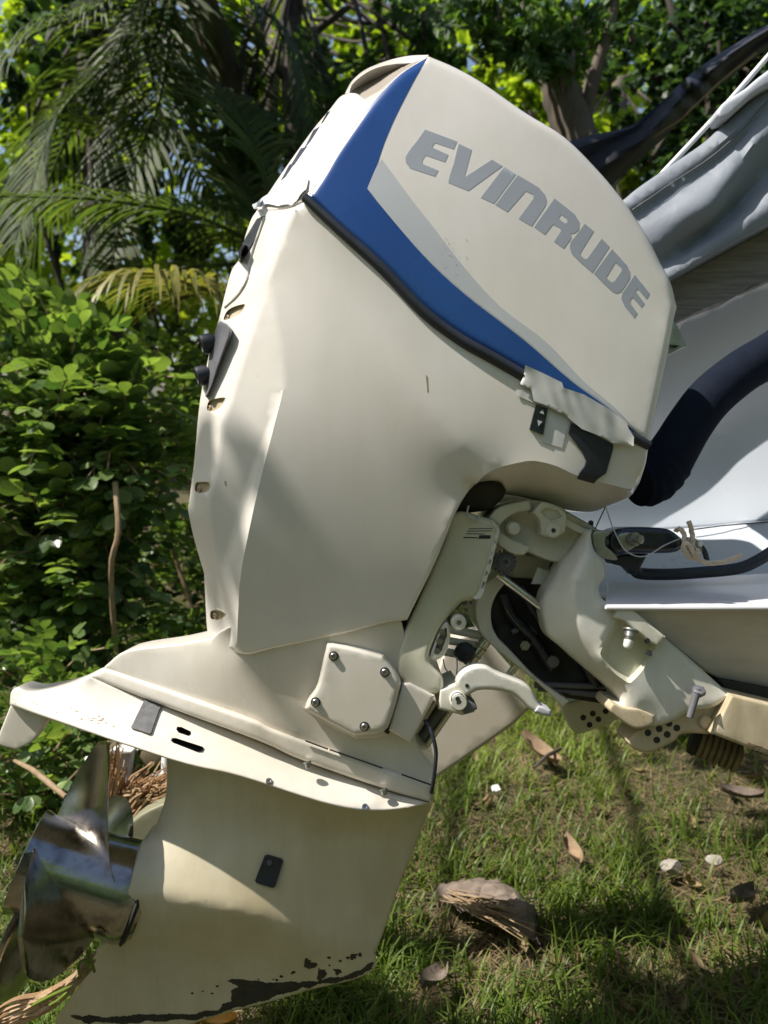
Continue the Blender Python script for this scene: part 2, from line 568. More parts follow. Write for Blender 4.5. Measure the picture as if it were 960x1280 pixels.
def relief(name, mat, parent, outline, feats=(), bulge=0., rnd=5, back='m', D=D0, grid=9, soften=2,
           pockets=(), sharp=50, noise_amp=0., holes=(), rim=None, wrinkle=0., crease=0, soft=()):
    """a solid body: outline points (x, y, h) with h = metres in front of the plane at distance D;
    feature lines carry their own h, the skin between them is a soap film (blown up by bulge);
    the rear is its mirror image ('m') or a flat back at h = back"""
    B = dens(outline, min(grid * .9, 6), True)
    Fs = [dens(cr(f, 5) if len(f) > 2 else f, grid * .9, False) for f in list(feats) + list(soft)]
    nhard = len(feats)
    nf = len(Fs)
    pk_polys = []
    for poly, dep in pockets:
        poly = [np.array(p[:2], float) for p in poly]
        c = sum(poly) / len(poly)
        inner = [c + (p - c) * .8 for p in poly]
        pk_polys.append((np.array(poly), np.array(inner), dep))
        for q in (poly, inner):
            Fs.append(dens([(p[0], p[1], np.nan) for p in q] + [(q[0][0], q[0][1], np.nan)], 4, False))
    rings = (rnd * .076, rnd * .293, rnd * .617, rnd) if rnd else ()
    xy, tri, src = triangulate(B, Fs, holes, grid, rings, crease)
    n = len(xy)
    fixed = np.zeros(n, bool); val = np.zeros(n)
    isb = np.zeros(n, bool)
    for i, s in enumerate(src):
        if s[0] == 'b':
            fixed[i] = True; val[i] = B[s[1]][2]; isb[i] = True
        elif s[0] == 'f' and not np.isnan(Fs[s[1]][s[2]][2]):
            fixed[i] = True; val[i] = Fs[s[1]][s[2]][2]
        elif s[0] == 'h':
            isb[i] = True
    h, ii, jj, ww = solve(xy, tri, fixed, val, bulge)
    deg = np.bincount(ii, ww, n)
    for k in range(soften):
        av = np.bincount(ii, ww * h[jj], n) / np.maximum(deg, 1e-9)
        h = np.where(isb, h, .5 * h + .5 * av)
    if soft:
        lo = np.full(n, 1e9); hi = np.full(n, 1e9)
        for fi, f in enumerate(Fs):
            q0 = np.array([p[:2] for p in f])
            d_ = segdist(xy, q0[:-1], q0[1:])
            if fi < nhard:
                hi = np.minimum(hi, d_)
            elif fi < nhard + len(soft):
                lo = np.minimum(lo, d_)
        mv = np.clip(1 - (lo - 20) / 30, 0, 1) * np.clip((hi - 5) / 10, 0, 1) * ~isb
        for k in range(26):
            av = np.bincount(ii, ww * h[jj], n) / np.maximum(deg, 1e-9)
            h = h + mv * .5 * (av - h)
    poly = np.array([p[:2] for p in B])
    if rnd:
        d = segdist(xy, poly, np.roll(poly, -1, 0))
        for hh in holes:
            hp = np.array([p[:2] for p in hh]); d = np.minimum(d, segdist(xy, hp, np.roll(hp, -1, 0)))
        t = 1 - np.clip(d / rnd, 0, 1)
        h = h - (rim if rim else rnd * D / F) * (1 - np.sqrt(np.clip(1 - t * t, 0, 1)))
    for po, inn, dep in pk_polys:
        ins = pip(xy, (inn - inn.mean(0)) * 1.03 + inn.mean(0))
        h = h - dep * ins
    if noise_amp:
        ph = RNG.uniform(0, 6, 8)
        for k, fq in enumerate((.05, .09, .17, .31)):
            h = h + noise_amp / (k + 1) * np.sin(xy[:, 0] * fq + xy[:, 1] * fq * .7 + ph[k]) * np.sin(xy[:, 1] * fq * 1.1 - xy[:, 0] * fq * .5 + ph[k + 4])
    if wrinkle:
        X, Y = xy[:, 0], xy[:, 1]
        q = X * .86 - Y * .42
        wob = 1.6 * np.sin(X * .045 + Y * .03)
        amp = .25 + .75 * vn2(X, Y)
        h = h + wrinkle * amp * (.6 * np.sin(q * .21 + wob) + .4 * np.sin(q * .43 - wob + 1))
    fr = np.array([P(x, y, D - hh) for (x, y), hh in zip(xy, h)])
    if isinstance(back, tuple):
        bk = fr + FWD * back[0]
    elif back == 'm':
        bk = fr + FWD * (2 * np.maximum(h, .002))[:, None]
    else:
        bk = fr + FWD * np.maximum(h - back, .002)[:, None]
    faces = [tuple(t) for t in tri]
    faces += [tuple(t[::-1] + n) for t in tri]
    cnt = {}
    for t in tri:
        for k in range(3):
            a, b = int(t[k]), int(t[(k + 1) % 3])
            if (b, a) in cnt:
                del cnt[(b, a)]
            else:
                cnt[(a, b)] = 1
    for a, b in cnt:
        faces.append((b, a, a + n, b + n))
    midx = None
    if pk_polys and isinstance(mat, (list, tuple)):
        midx = np.zeros(len(faces), int)
        c = xy[tri].mean(1)
        for po, inn, dep in pk_polys:
            midx[:len(tri)][pip(c, po)] = 1
    o = mk(name, np.concatenate([fr, bk]), faces, mat, parent, sharp, fix=True, midx=midx)
    TARGET[o] = BVHTree.FromPolygons([Vector(p) for p in fr], [tuple(map(int, t)) for t in tri])
    return o


def hit(target, x, y):
    r = Vector(P(x, y, 1) - CAM).normalized()
    for t in (target if isinstance(target, (list, tuple)) else [target]):
        p, nn, i, d = TARGET[t].ray_cast(Vector(CAM), r)
        if p is not None:
            if nn.dot(r) > 0:
                nn = -nn
            return np.array(p), np.array(nn)
    best = None
    for t in (target if isinstance(target, (list, tuple)) else [target]):
        p, nn, i, d = TARGET[t].find_nearest(Vector(P(x, y, D0 - .15)))
        if best is None or d < best[2]:
            best = (np.array(p), np.array(nn if nn.dot(r) < 0 else -nn), d)
    # keep the pixel's own ray at the nearest point's distance
    dd = (best[0] - CAM) @ FWD
    return P(x, y, dd), best[1]


def drape(name, mat, parent, poly, target, off=.0012, grid=8, holes=(), thick=.0008, wrinkle=0., label=None, rnd=0):
    """a thin sheet laid on a body"""
    B = dens([(p[0], p[1], 0) for p in poly], grid, True)
    H = [dens([(p[0], p[1], 0) for p in hh], grid, True) for hh in holes]
    xy, tri, src = triangulate(B, [], H, grid, rnd if rnd else ())
    n = len(xy)
    ph = RNG.uniform(0, 6, 12)
    fr, bk = [], []
    for x, y in xy:
        p, nn = hit(target, x, y)
        o_ = off
        if wrinkle:
            o_ += wrinkle * (.5 + .25 * math.sin(x * .30 + y * .07 + ph[0] + 1.5 * math.sin(y * .09 + x * .03)) + .25 * math.sin(x * .11 - y * .16 + ph[1]) + .2 * math.sin(x * .52 + y * .22 + ph[2]) * math.sin(y * .2 + ph[3]))
        fr.append(p + nn * o_); bk.append(p + nn * (o_ - thick))
    faces = [tuple(map(int, t)) for t in tri] + [tuple(int(q) + n for q in t[::-1]) for t in tri]
    cnt = {}
    for t in tri:
        for k in range(3):
            a, b = int(t[k]), int(t[(k + 1) % 3])
            if (b, a) in cnt:
                del cnt[(b, a)]
            else:
                cnt[(a, b)] = 1
    for a, b in cnt:
        faces.append((b, a, a + n, b + n))
    o = mk(name, fr + bk, faces, mat, parent, 60, fix=True)
    if label: o['label'] = label
    return o


def frame_of(d):
    d = d / np.linalg.norm(d)
    a = np.array((0, 0, 1.)) if abs(d[2]) < .9 else np.array((1., 0, 0))
    u = np.cross(d, a); u /= np.linalg.norm(u)
    return u, np.cross(d, u)


def tube_data(path, rad, seg=10, caps=True):
    path = [np.array(p, float) for p in path]
    k = len(path)
    rad = [rad] * k if np.isscalar(rad) else list(rad)
    vs, fs = [], []
    u = None
    for i in range(k):
        t = path[min(i + 1, k - 1)] - path[max(i - 1, 0)]
        t = t / (np.linalg.norm(t) + 1e-12)
        if u is None:
            u, v = frame_of(t)
        else:
            u = u - t * (u @ t); u /= np.linalg.norm(u); v = np.cross(t, u)
        for j in range(seg):
            a = 2 * math.pi * j / seg
            vs.append(path[i] + rad[i] * (math.cos(a) * u + math.sin(a) * v))
    for i in range(k - 1):
        for j in range(seg):
            q = (j + 1) % seg
            fs.append((i * seg + j, i * seg + q, (i + 1) * seg + q, (i + 1) * seg + j))
    if caps:
        fs.append(tuple(range(seg))[::-1]); fs.append(tuple((k - 1) * seg + j for j in range(seg)))
    return vs, fs


def tube(name, mat, parent, path, rad, seg=10, sharp=45):
    vs, fs = tube_data(path, rad, seg)
    return mk(name, vs, fs, mat, parent, sharp, fix=True)


def merge(parts):
    vs, fs = [], []
    for v, f in parts:
        o = len(vs)
        vs += list(v); fs += [tuple(i + o for i in q) for q in f]
    return vs, fs


def lathe_data(p0, axis, prof, seg=20):
    """profile [(distance along axis, radius)] turned about the axis"""
    axis = np.array(axis, float) / np.linalg.norm(axis)
    u, v = frame_of(axis)
    vs, fs = [], []
    for z, r in prof:
        for j in range(seg):
            a = 2 * math.pi * j / seg
            vs.append(np.array(p0) + axis * z + r * (math.cos(a) * u + math.sin(a) * v))
    for i in range(len(prof) - 1):
        for j in range(seg):
            q = (j + 1) % seg
            fs.append((i * seg + j, i * seg + q, (i + 1) * seg + q, (i + 1) * seg + j))
    fs.append(tuple(range(seg))); fs.append(tuple((len(prof) - 1) * seg + j for j in range(seg)))
    return vs, fs


def lathe(name, mat, parent, p0, axis, prof, seg=20, sharp=40):
    vs, fs = lathe_data(p0, axis, prof, seg)
    return mk(name, vs, fs, mat, parent, sharp, fix=True)


TOCAM = -FWD

# ================================================================== OUTBOARD MOTOR
base = P(330, 1290, D0); base[2] = 0
motor = empty('outboard_motor', base,
              'large white outboard motor with a blue stripe, tilted up on the boat transom', 'outboard motor')
WH, LEG = M['cowl'], M['leg']

# ---- top cover
right_edge = [(535, 70, .150), (570, 85, .155), (605, 105, .16), (655, 140, .165), (706, 172, .165),
              (751, 217, .165), (779, 251, .165), (793, 271, .165), (810, 297, .165), (826, 330, .165), (838, 352, .165),
              (846, 384, .165)]
low_right = [(846, 384, .165), (842, 400, .17), (838, 424, .175), (829, 470, .18), (820, 512, .185), (811, 554, .19)]
seal = [(811, 554, .190), (760, 524, .2), (700, 490, .205), (650, 463, .208), (610, 440, .21), (575, 420, .21), (530, 386, .21),
        (480, 334, .21), (430, 288, .208), (386, 245, .20)]
blue_left = [(386, 245, .20), (402, 220, .192), (420, 190, .185), (445, 155, .178), (470, 122, .170), (500, 92, .162), (535, 70, .150)]
top_cover = relief('top_cover', WH, motor, segs(right_edge, low_right, seal, blue_left), bulge=1.1e-6, rnd=9, rim=.010, grid=9)

bl = segs([(387.5, 246), (403.5, 220.5), (421.5, 190.5), (446.3, 155.8), (471.3, 123), (501.3, 93), (534, 72.5)],
          [(534, 72.5), (517, 102), (495, 145), (480, 180), (470, 210), (459, 236)],
          [(459, 236), (480, 262), (530, 320), (580, 367), (655, 425), (715, 477), (760, 510), (809, 553.5)],
          [(809, 553.5), (760, 522.5), (700, 488.5), (650, 461.5), (610, 438.5), (575, 418.5), (530, 384.5), (480, 332.5), (430, 286.5), (387.5, 246)])
# keep the stripe just inside the cover's rounded rim
drape('blue_stripe', M['blue'], top_cover, [p[:2] for p in bl], top_cover, .0005, 7, thick=.0004, label='blue side stripe', rnd=(.8, 2.5, 5, 8))
sl = segs([(459, 236), (470, 210), (477, 199)], [(477, 199), (520, 257), (540, 282), (580, 334), (625, 383), (682, 427), (730, 477), (770, 511), (808, 553)],
          [(808, 553), (760, 508.5), (715, 475.5), (655, 423.5), (580, 365.5), (530, 318.5), (480, 260.5), (459, 236)])
drape('silver_stripe', M['silver'], top_cover, [p[:2] for p in sl], top_cover, .0006, 7, thick=.0004, label='silver tapering stripe', rnd=(2.5, 6))


def zz(x0, y0, s, pts):
    return [(x0 + x / s, y0 + y / s) for x, y in pts]


a = lambda pts: zz(500, 150, 6, pts)
b_ = lambda pts: zz(660, 240, 6, pts)
letters = [
    (a([(188, 72), (428, 162), (402, 220), (262, 172), (240, 206), (362, 262), (338, 316), (192, 266), (168, 300), (168, 330), (288, 380), (262, 424), (76, 362), (44, 322), (40, 280), (70, 230), (130, 155)]), []),
    (a([(440, 178), (538, 224), (482, 432), (690, 298), (768, 346), (512, 532), (362, 470), (372, 420), (402, 330)]), []),
    (a([(782, 352), (868, 408), (704, 628), (606, 582)]), []),
    (a([(882, 414), (960, 458), (1040, 508), (1086, 560), (1100, 602), (1092, 640), (1060, 690), (986, 798), (890, 740), (1000, 590), (1000, 562), (942, 534), (806, 690), (716, 636)]), []),
    (b_([(198, 48), (290, 120), (352, 170), (384, 225), (380, 282), (350, 308), (318, 312), (324, 345), (268, 424), (194, 372), (246, 296), (242, 270), (186, 244), (126, 320), (46, 264)]),
     [b_([(246, 168), (292, 202), (296, 228), (276, 236), (228, 200)])]),
    (b_([(426, 238), (492, 294), (390, 458), (396, 480), (424, 502), (444, 500), (552, 350), (610, 410), (482, 606), (400, 536), (330, 468), (312, 420), (318, 378), (352, 336)]), []),
    (b_([(630, 428), (690, 494), (738, 548), (764, 600), (762, 650), (722, 712), (696, 748), (664, 760), (634, 748), (564, 686), (494, 612)]),
     [b_([(654, 528), (698, 564), (702, 592), (648, 670), (626, 678), (584, 642)])]),
    (b_([(800, 622), (912, 762), (888, 802), (822, 726), (804, 742), (872, 836), (850, 866), (784, 790), (764, 812), (766, 836), (820, 908), (796, 946), (724, 856), (700, 806), (704, 762), (736, 718)]), []),
]
for po, ho in letters:
    drape('letter', M['letter'], top_cover, po, top_cover, .0004, 6, holes=ho, thick=.0003)

# ---- rear panel of the cover, round the back of the motor
rear = segs([(534, 71.5, .145), (500, 92.5, .158), (470, 122.5, .166), (445, 155.5, .174), (420, 190.5, .181), (402, 220.5, .188), (385, 246, .196)],
            [(385, 246, .196), (365, 258, .17), (345, 262, .14), (320, 264, .09)],
            [(320, 264, .09), (335, 242, .08), (345, 227, .08), (360, 205, .08), (380, 177, .08), (395, 157, .08), (412, 137, .08), (425, 121, .08), (437, 116, .09)],
            [(437, 116, .09), (446, 117, .11), (456, 123, .13)], [(456, 123, .13), (475, 112, .14), (492, 97, .14), (510, 85, .14), (534, 71.5, .145)])
rear_panel = relief('rear_panel', WH, motor, rear, bulge=2e-6, rnd=4, grid=8, soften=3)
for q in ([(392, 163), (400, 158), (388, 177), (380, 186)], [(376, 186), (384, 183), (368, 206), (361, 211)], [(362, 206), (369, 203), (357, 221), (351, 226)],
          [(409, 141), (413, 139), (404, 153), (401, 155)]):
    drape('letter', M['blackgloss'], rear_panel, q, rear_panel, .0005, 4, thick=.0004)
hood = segs([(431, 117, .05), (440, 101, .05), (455, 88, .05), (471, 80.5, .05), (490, 74, .05), (512, 69.5, .06), (536, 68.5, .10)],
            [(536, 68.5, .10), (530, 74, .10), (515, 79, .08), (495, 80, .07), (473, 84, .07), (456, 92, .07), (441, 104.5, .07), (436, 117, .07)],
            [(436, 117, .07), (431, 117, .05)])
relief('intake_hood', WH, motor, hood, rnd=2, grid=5)
cav = segs([(432, 118, .042), (440, 103, .042), (455, 90, .042), (473, 82, .044), (495, 77, .05), (518, 74, .06), (533, 71, .09)],
           [(533, 71, .09), (510, 87, .115), (492, 99, .115), (475, 114, .11), (456, 125, .10)], [(456, 125, .10), (446, 121, .06), (432, 118, .042)])
relief('intake_opening', M['brown'], motor, cav, [[(450, 106, .015), (480, 90, .02), (510, 79, .05)]], rnd=0, grid=6, back=-.06)

# ---- black seal between the covers
sp = cr([(381, 247, .206), (430, 292, .212), (480, 337.5, .214), (530, 390, .214), (575, 424, .214), (610, 444, .214), (652, 468, .212), (700, 496, .208), (760, 530, .204), (811, 557, .194)], 6)
tube('seal_strip', M['black'], motor, [P(x, y, D0 - h + .006) for x, y, h in sp], [.0085 + .002 * math.sin(i / len(sp) * 3.1) for i in range(len(sp))], 10)

# ---- lower cover
ls = segs(
    [(383, 251, .198), (430, 297, .205), (480, 342, .207), (530, 395, .207), (575, 428, .207), (610, 448, .207), (650, 472, .206), (700, 501, .203), (760, 534, .198), (810, 561, .19)],
    [(810, 561, .19), (807, 580, .185), (799, 604, .17)], [(799, 604, .17), (787, 621, .13), (762, 632, .08), (740, 640, .05), (707, 637, .04), (670, 624, .05), (645, 619, .06), (630, 617, .08)],
    [(630, 617, .08), (631, 609, .12), (624, 601, .15), (605, 601, .17), (590, 609, .18), (577, 627, .185), (567, 646, .185)],
    [(567, 646, .185), (555, 677, .175), (540, 712, .162), (520, 752, .146), (509, 775, .138)],
    [(509, 775, .138), (480, 779, .137), (422, 794, .134), (340, 811, .13), (312, 818, .127), (295, 816, .12)],
    [(295, 816, .12), (270, 801, .09), (260, 795, .07)], [(260, 795, .07), (258, 777, .07), (255, 717, .08)],
    [(255, 717, .08), (242, 672, .08), (235, 637, .08)], [(235, 637, .08), (243, 572, .08), (250, 500, .08), (262, 440, .08), (273, 401, .08), (283, 360, .08), (290, 337, .08), (300, 322, .08), (306, 297, .09), (314, 274, .10), (322, 262, .11)],
    [(322, 262, .11), (345, 263, .15), (366, 259, .18), (383, 251, .198)])
f1 = [(369, 262, .190), (352, 302, .180), (337, 345, .172), (330, 371, .166), (307, 440, .158), (289, 500, .152), (278, 537, .148), (270, 590, .144), (262, 630, .138), (272, 717, .120)]
f2 = [(353, 490, .1865), (334, 540, .174), (311, 605, .160), (285, 690, .136), (272, 717, .120)]
f3 = [(337, 345, .172), (345, 395, .179), (353, 440, .185), (355, 480, .188), (342, 535, .189), (325, 602, .186), (312, 660, .178), (301, 717, .165), (298, 760, .151), (296, 806, .132)]
f5 = [(272, 717, .120), (276, 760, .106), (282, 800, .095)]
f6 = [(337, 345, .172), (343, 400, .179), (350, 440, .185), (357, 472, .188)]
f7 = [(360, 306, .186), (418, 375, .203), (490, 460, .2145), (560, 540, .2165), (608, 580, .208)]
f4 = [(799, 604, .172), (787, 611, .178), (765, 606, .186), (740, 600, .192), (718, 593, .198), (694, 582, .203), (667, 576, .205), (645, 579, .205), (622, 585, .203), (606, 594, .2), (592, 608, .188)]
pk = [(zz(220, 350, 4.8, [(290, 245), (300, 195), (335, 165), (400, 145), (415, 155), (380, 205)]), .010),
      (zz(220, 350, 4.8, [(187, 780), (195, 730), (235, 712), (298, 708), (265, 765), (215, 788)]), .010),
      (zz(0, 427, 2, [(489, 376), (489, 355), (500, 351), (522, 352), (524, 368), (512, 378)]), .010),
      (zz(0, 427, 2, [(527, 692), (527, 674), (545, 671), (565, 682), (555, 693), (540, 697)]), .008)]
lower_cover = relief('lower_cover', [WH, M['pocket']], motor, ls, [f1, f2, f3, f4, f5], bulge=2.0e-7, soft=[f7], rnd=4, grid=7, soften=0, pockets=[(ccr(q_, 3), d_) for q_, d_ in pk], crease=5)
for (x, y), h in zip(((285, 397), (263, 510), (250, 612), (270, 769)), (.118, .115, .108, .105)):
    p, nn = hit(lower_cover, x, y)
    lathe('screw', M['rust'], motor, p - nn * .002, nn, [(0, .0055), (.004, .0055), (.0055, .004), (.0055, .002), (.003, .0018)], 12)
# groove above the flush fitting
gv = cr([(331, 272), (321, 300), (312, 330), (309, 350), (298, 368), (281, 384)], 5)
gp = []
for x, y in gv:
    p, nn = hit(lower_cover, x, y); gp.append(p + nn * .0005)
tube('groove', WH, lower_cover, gp, .0030, 8)
# black vent
drape('vent', M['black'], motor, [(331, 270), (322, 274), (309, 296), (300, 312), (299, 327), (309, 318), (319, 300)], lower_cover, .002, 4, thick=.004)
# flush fitting on the rear edge
pl = ccr([(272, 405, .11), (280, 403, .13), (287, 408, .145), (287, 418, .147), (282, 432, .143), (272, 458, .135), (264, 482, .125), (257, 496, .115), (258, 480, .10), (262, 440, .10)], 3)
fit = relief('flush_fitting', M['greyplastic'], motor, pl, rnd=3, grid=5, back=.04)
for (x, y), L in (((262, 428), .024), ((255, 468), .022)):
    ax = -RIGHT * .86 - UP * .30 + TOCAM * .25
    lathe('plug', M['black'], fit, P(x + 6, y - 1, D0 - .095), ax, [(0, .016), (L * .8, .019), (L, .0185), (L + .002, .014), (L - .004, .010)], 18)
# scratch marks
for q in ([(532, 469), (534, 470), (535, 489), (534, 490)], [(281, 601), (283, 602), (283, 608), (281, 606)]):
    drape('scratch', M['rust'], lower_cover, q, lower_cover, .0006, 3)

# ---- crumpled tape along the seam, switch and latch
tp = zz(620, 440, 4, [(148, 66), (240, 108), (330, 152), (338, 178), (440, 212), (560, 282), (652, 348), (662, 380), (690, 425), (688, 470), (640, 462), (585, 455), (520, 420), (430, 385), (380, 345), (345, 310), (290, 290), (240, 262), (190, 245), (178, 190), (120, 160), (138, 120)])
ty = [(t_[0], t_[1], .2200 - max(0, (t_[0] - 700)) * .00012 - (.006 if k_ >= 10 else 0)) for k_, t_ in enumerate(tp)]
tape = relief('masking_tape', M['tape'], motor, ty, rnd=0, grid=3.2, back=(.0007,), wrinkle=.0014, sharp=80)
tape['label'] = 'crumpled pale masking tape over the seam'
tp2 = zz(620, 440, 4, [(100, 190), (180, 190), (186, 255), (104, 220)])
drape('masking_tape', M['tape'], motor, tp2, [lower_cover], .002, 4, thick=.0008, wrinkle=.001, label='thin torn end of masking tape')
tp3 = zz(620, 440, 4, [(245, 262), (380, 320), (372, 352), (350, 400), (330, 480), (232, 452), (252, 300)])
drape('masking_tape', M['tape'], motor, tp3, [lower_cover], .001, 5, thick=.0006, wrinkle=.0006, label='smooth strip of pale tape beside the switch')
sw = drape('trim_switch', M['blackgloss'], motor, zz(620, 440, 4, [(198, 262), (256, 284), (232, 414), (166, 386)]), lower_cover, .005, 5, thick=.005, label='black rocker switch with up and down arrows')
for tri_ in ([(214, 306), (236, 314), (230, 290)], [(204, 342), (228, 350), (208, 372)]):
    drape('arrow', M['greywhite'], sw, zz(620, 440, 4, tri_), lower_cover, .0062, 2)
lt = zz(620, 440, 4, [(374, 356), (580, 462), (582, 480), (545, 605), (490, 645), (408, 622), (412, 608), (440, 570), (448, 545), (430, 500), (362, 408)])
drape('cover_latch', M['black'], motor, lt, lower_cover, .005, 5, thick=.006)
# clear film at the rear corner of the seam
fm = zz(320, 50, 4, [(250, 690), (270, 700), (262, 760), (215, 800), (185, 825), (120, 838), (60, 830), (0, 850), (-10, 830), (40, 800), (90, 770), (160, 735), (235, 720)])
drape('clear_tape', M['film'], motor, fm, [rear_panel, lower_cover, top_cover], .003, 4, thick=.0007, wrinkle=.004, label='crinkled shiny clear tape at the rear corner')

# ---- exhaust housing (leg), plate, gearcase
housing = relief('exhaust_housing', LEG, motor,
                 segs([(131, 833, .04), (159, 813, .045), (219, 805, .06), (262, 798, .085)], [(262, 798, .085), (300, 780, .13), (420, 770, .13), (500, 770, .13)],
                      [(500, 770, .13), (520, 850, .11), (520, 925, .10), (545, 962, .09), (541, 983, .10)],
                      [(541, 983, .10), (410, 938, .105), (340, 913, .10), (300, 896, .09), (131, 835, .04)]),
                 [[(300, 820, .118), (330, 860, .112), (370, 920, .108)]], bulge=3e-7, rnd=3, grid=10)
ridge = relief('ridge', LEG, motor,
               segs([(131, 834, .045), (300, 894, .108), (340, 911, .112), (410, 936, .116), (541, 982, .112)], [(541, 982, .112), (538, 1003, .112)],
                    [(538, 1003, .112), (477, 985, .114), (377, 950, .114), (340, 933, .112), (300, 917, .108), (210, 884, .08), (111, 846, .045)], [(111, 846, .045), (131, 834, .045)]),
               rnd=6, rim=.008, grid=7)
for (x0, y0), (x1, y1) in (((382, 926), (410, 936.5)), ((412, 937), (478, 960)), ((502, 968), (540, 981.5))):
    tube('seam', M['dark'], ridge, [P(x0, y0, D0 - .1185), P(x1, y1, D0 - .1185)], .0014, 6)
plate_slots = [(zz(100, 860, 6, [(722, 312), (728, 290), (760, 292), (830, 325), (836, 348), (818, 362), (740, 335)]), .02),
               (zz(100, 860, 6, [(680, 395), (690, 375), (720, 375), (920, 440), (938, 462), (925, 486), (890, 486), (700, 412)]), .02)]
plate = relief('ventilation_plate', [M['leg'], M['dark']], motor,
               segs([(111, 844, .045), (84, 856, .045), (41, 864, .04), (23, 859, .035), (14, 865, .035), (12, 881, .045)],
                    [(12, 881, .045), (62, 899, .085), (156, 931, .135), (234, 956, .155), (300, 971, .16), (400, 1003, .16), (455, 1014, .15), (500, 1012, .135), (539, 1004, .112)],
                    [(539, 1004, .112), (477, 985, .095), (377, 950, .085), (340, 933, .08), (300, 917, .075), (210, 884, .06), (111, 844, .045)]),
               [[(118, 852, .045), (140, 890, .075), (165, 912, .10)], [(165, 920, .118), (240, 945, .138), (300, 958, .142), (400, 990, .142), (470, 1003, .136)]], rnd=4, rim=.008, grid=7, soften=1, pockets=plate_slots)
relief('trim_tab', LEG, motor, segs([(14, 880, .012), (0, 915, .012)], [(0, 915, .012), (-2, 930, .012), (20, 937, .012)], [(20, 937, .012), (42, 925, .012), (62, 897, .012)], [(62, 897, .012), (14, 880, .012)]), rnd=2, grid=8, D=D0 - .02)
drape('anode', M['anode'], motor, zz(100, 860, 6, [(485, 98), (500, 95), (600, 130), (606, 150), (592, 175), (535, 345), (522, 355), (392, 310), (390, 298)]), plate, .005, 5, thick=.006, label='grey rectangular anode pad')
for x, y in ((384, 952), (479, 986)):
    q = P(x, y, D0 - .128)
    lathe('nut', M['steel'], motor, q, -UP * .9 + RIGHT * .25 + TOCAM * .3, [(0, .008), (.003, .008), (.003, .006), (.010, .006), (.012, .0045)], 8)
gear = relief('gearcase', M['gear'], motor,
              segs([(209, 946, .03), (300, 968, .07), (400, 1000, .085), (455, 1008, .09), (541, 1000, .07)], [(541, 1000, .07), (533, 1022, .02), (515, 1068, .015), (500, 1105, .015), (484, 1152, .015), (470, 1190, .014)],
                   [(470, 1190, .014), (467, 1212, .012), (440, 1225, .010), (390, 1237, .010), (335, 1253, .010), (280, 1267, .010), (243, 1279, .010), (200, 1296, .01), (90, 1306, .01)],
                   [(90, 1306, .01), (68, 1276, .012)], [(68, 1276, .012), (113, 1211, .02), (119, 1189, .03), (141, 1168, .06), (157, 1125, .088), (166, 1090, .086), (171, 1067, .06), (177, 1052, .045)],
                   [(177, 1052, .045), (190, 1042, .03), (202, 1013, .02), (208, 989, .018), (209, 946, .03)]),
              [[(168, 1116, .092), (240, 1128, .092), (310, 1142, .086), (390, 1168, .065), (450, 1190, .03)],
               [(136, 1177, .040), (182, 1184, .036), (240, 1196, .032), (300, 1211, .028), (390, 1236, .013)],
               [(220, 1000, .035), (300, 1025, .05), (400, 1040, .055), (500, 1040, .04)]], bulge=1.2e-7, rnd=3, grid=10, soften=4)
pad = drape('water_intake_cover', M['black'], motor, [(331, 1069), (335, 1068), (352, 1073), (354, 1076), (344, 1107), (341, 1109), (321, 1103), (319, 1100)], gear, .006, 5, thick=.007)
p, nn = hit(gear, 337, 1077)
lathe('screw', M['greyplastic'], pad, p + nn * .006, nn, [(0, .005), (.002, .005), (.002, .003), (.0005, .0025)], 12)
for x, y in ((456, 1009), (336, 977)):
    p, nn = hit([plate, gear], x, y)
    lathe('screw', M['steel'], motor, p, nn, [(0, .006), (.003, .006), (.003, .0035), (.0005, .003)], 12)


def ragged(pts, amp, step=4):
    q = dens([(x, y, 0) for x, y in pts], step * .5, True)
    k = len(q)
    big = np.interp(np.arange(k), np.arange(0, k + 6, 6), RNG.normal(0, amp * 1.3, len(np.arange(0, k + 6, 6))))
    bg2 = np.interp(np.arange(k), np.arange(0, k + 6, 6), RNG.normal(0, amp * 1.3, len(np.arange(0, k + 6, 6))))
    return [(p[0] + big[i] + RNG.normal(0, amp * .45), p[1] + bg2[i] + RNG.normal(0, amp * .45)) for i, p in enumerate(q)]


Z6 = lambda pts: zz(60, 1080, 2.182, pts)
for q in ([(470, 398), (478, 380), (500, 370), (498, 345), (520, 338), (490, 318), (500, 314), (590, 322), (640, 320), (690, 322), (700, 332), (680, 345), (600, 368), (540, 385), (480, 404), (420, 420), (400, 424), (180, 434), (100, 430), (60, 412), (110, 416), (180, 418), (205, 413), (250, 412), (340, 410), (400, 412), (440, 400)],
          [(690, 320), (740, 318), (800, 305), (850, 290), (872, 268), (888, 266), (884, 290), (830, 313), (760, 325), (700, 335)],
          [(700, 260), (720, 264), (738, 268), (732, 278), (712, 285), (697, 280)], [(740, 290), (756, 288), (760, 300), (742, 316), (735, 312)], [(780, 288), (800, 286), (806, 298), (790, 306)],
          [(824, 248), (836, 247), (836, 254), (826, 256)]):
    drape('bare_patch', M['chip'], gear, ragged(Z6(q), .8, 3.5), gear, .0008, 6, label='dark chipped patch on the skeg edge')

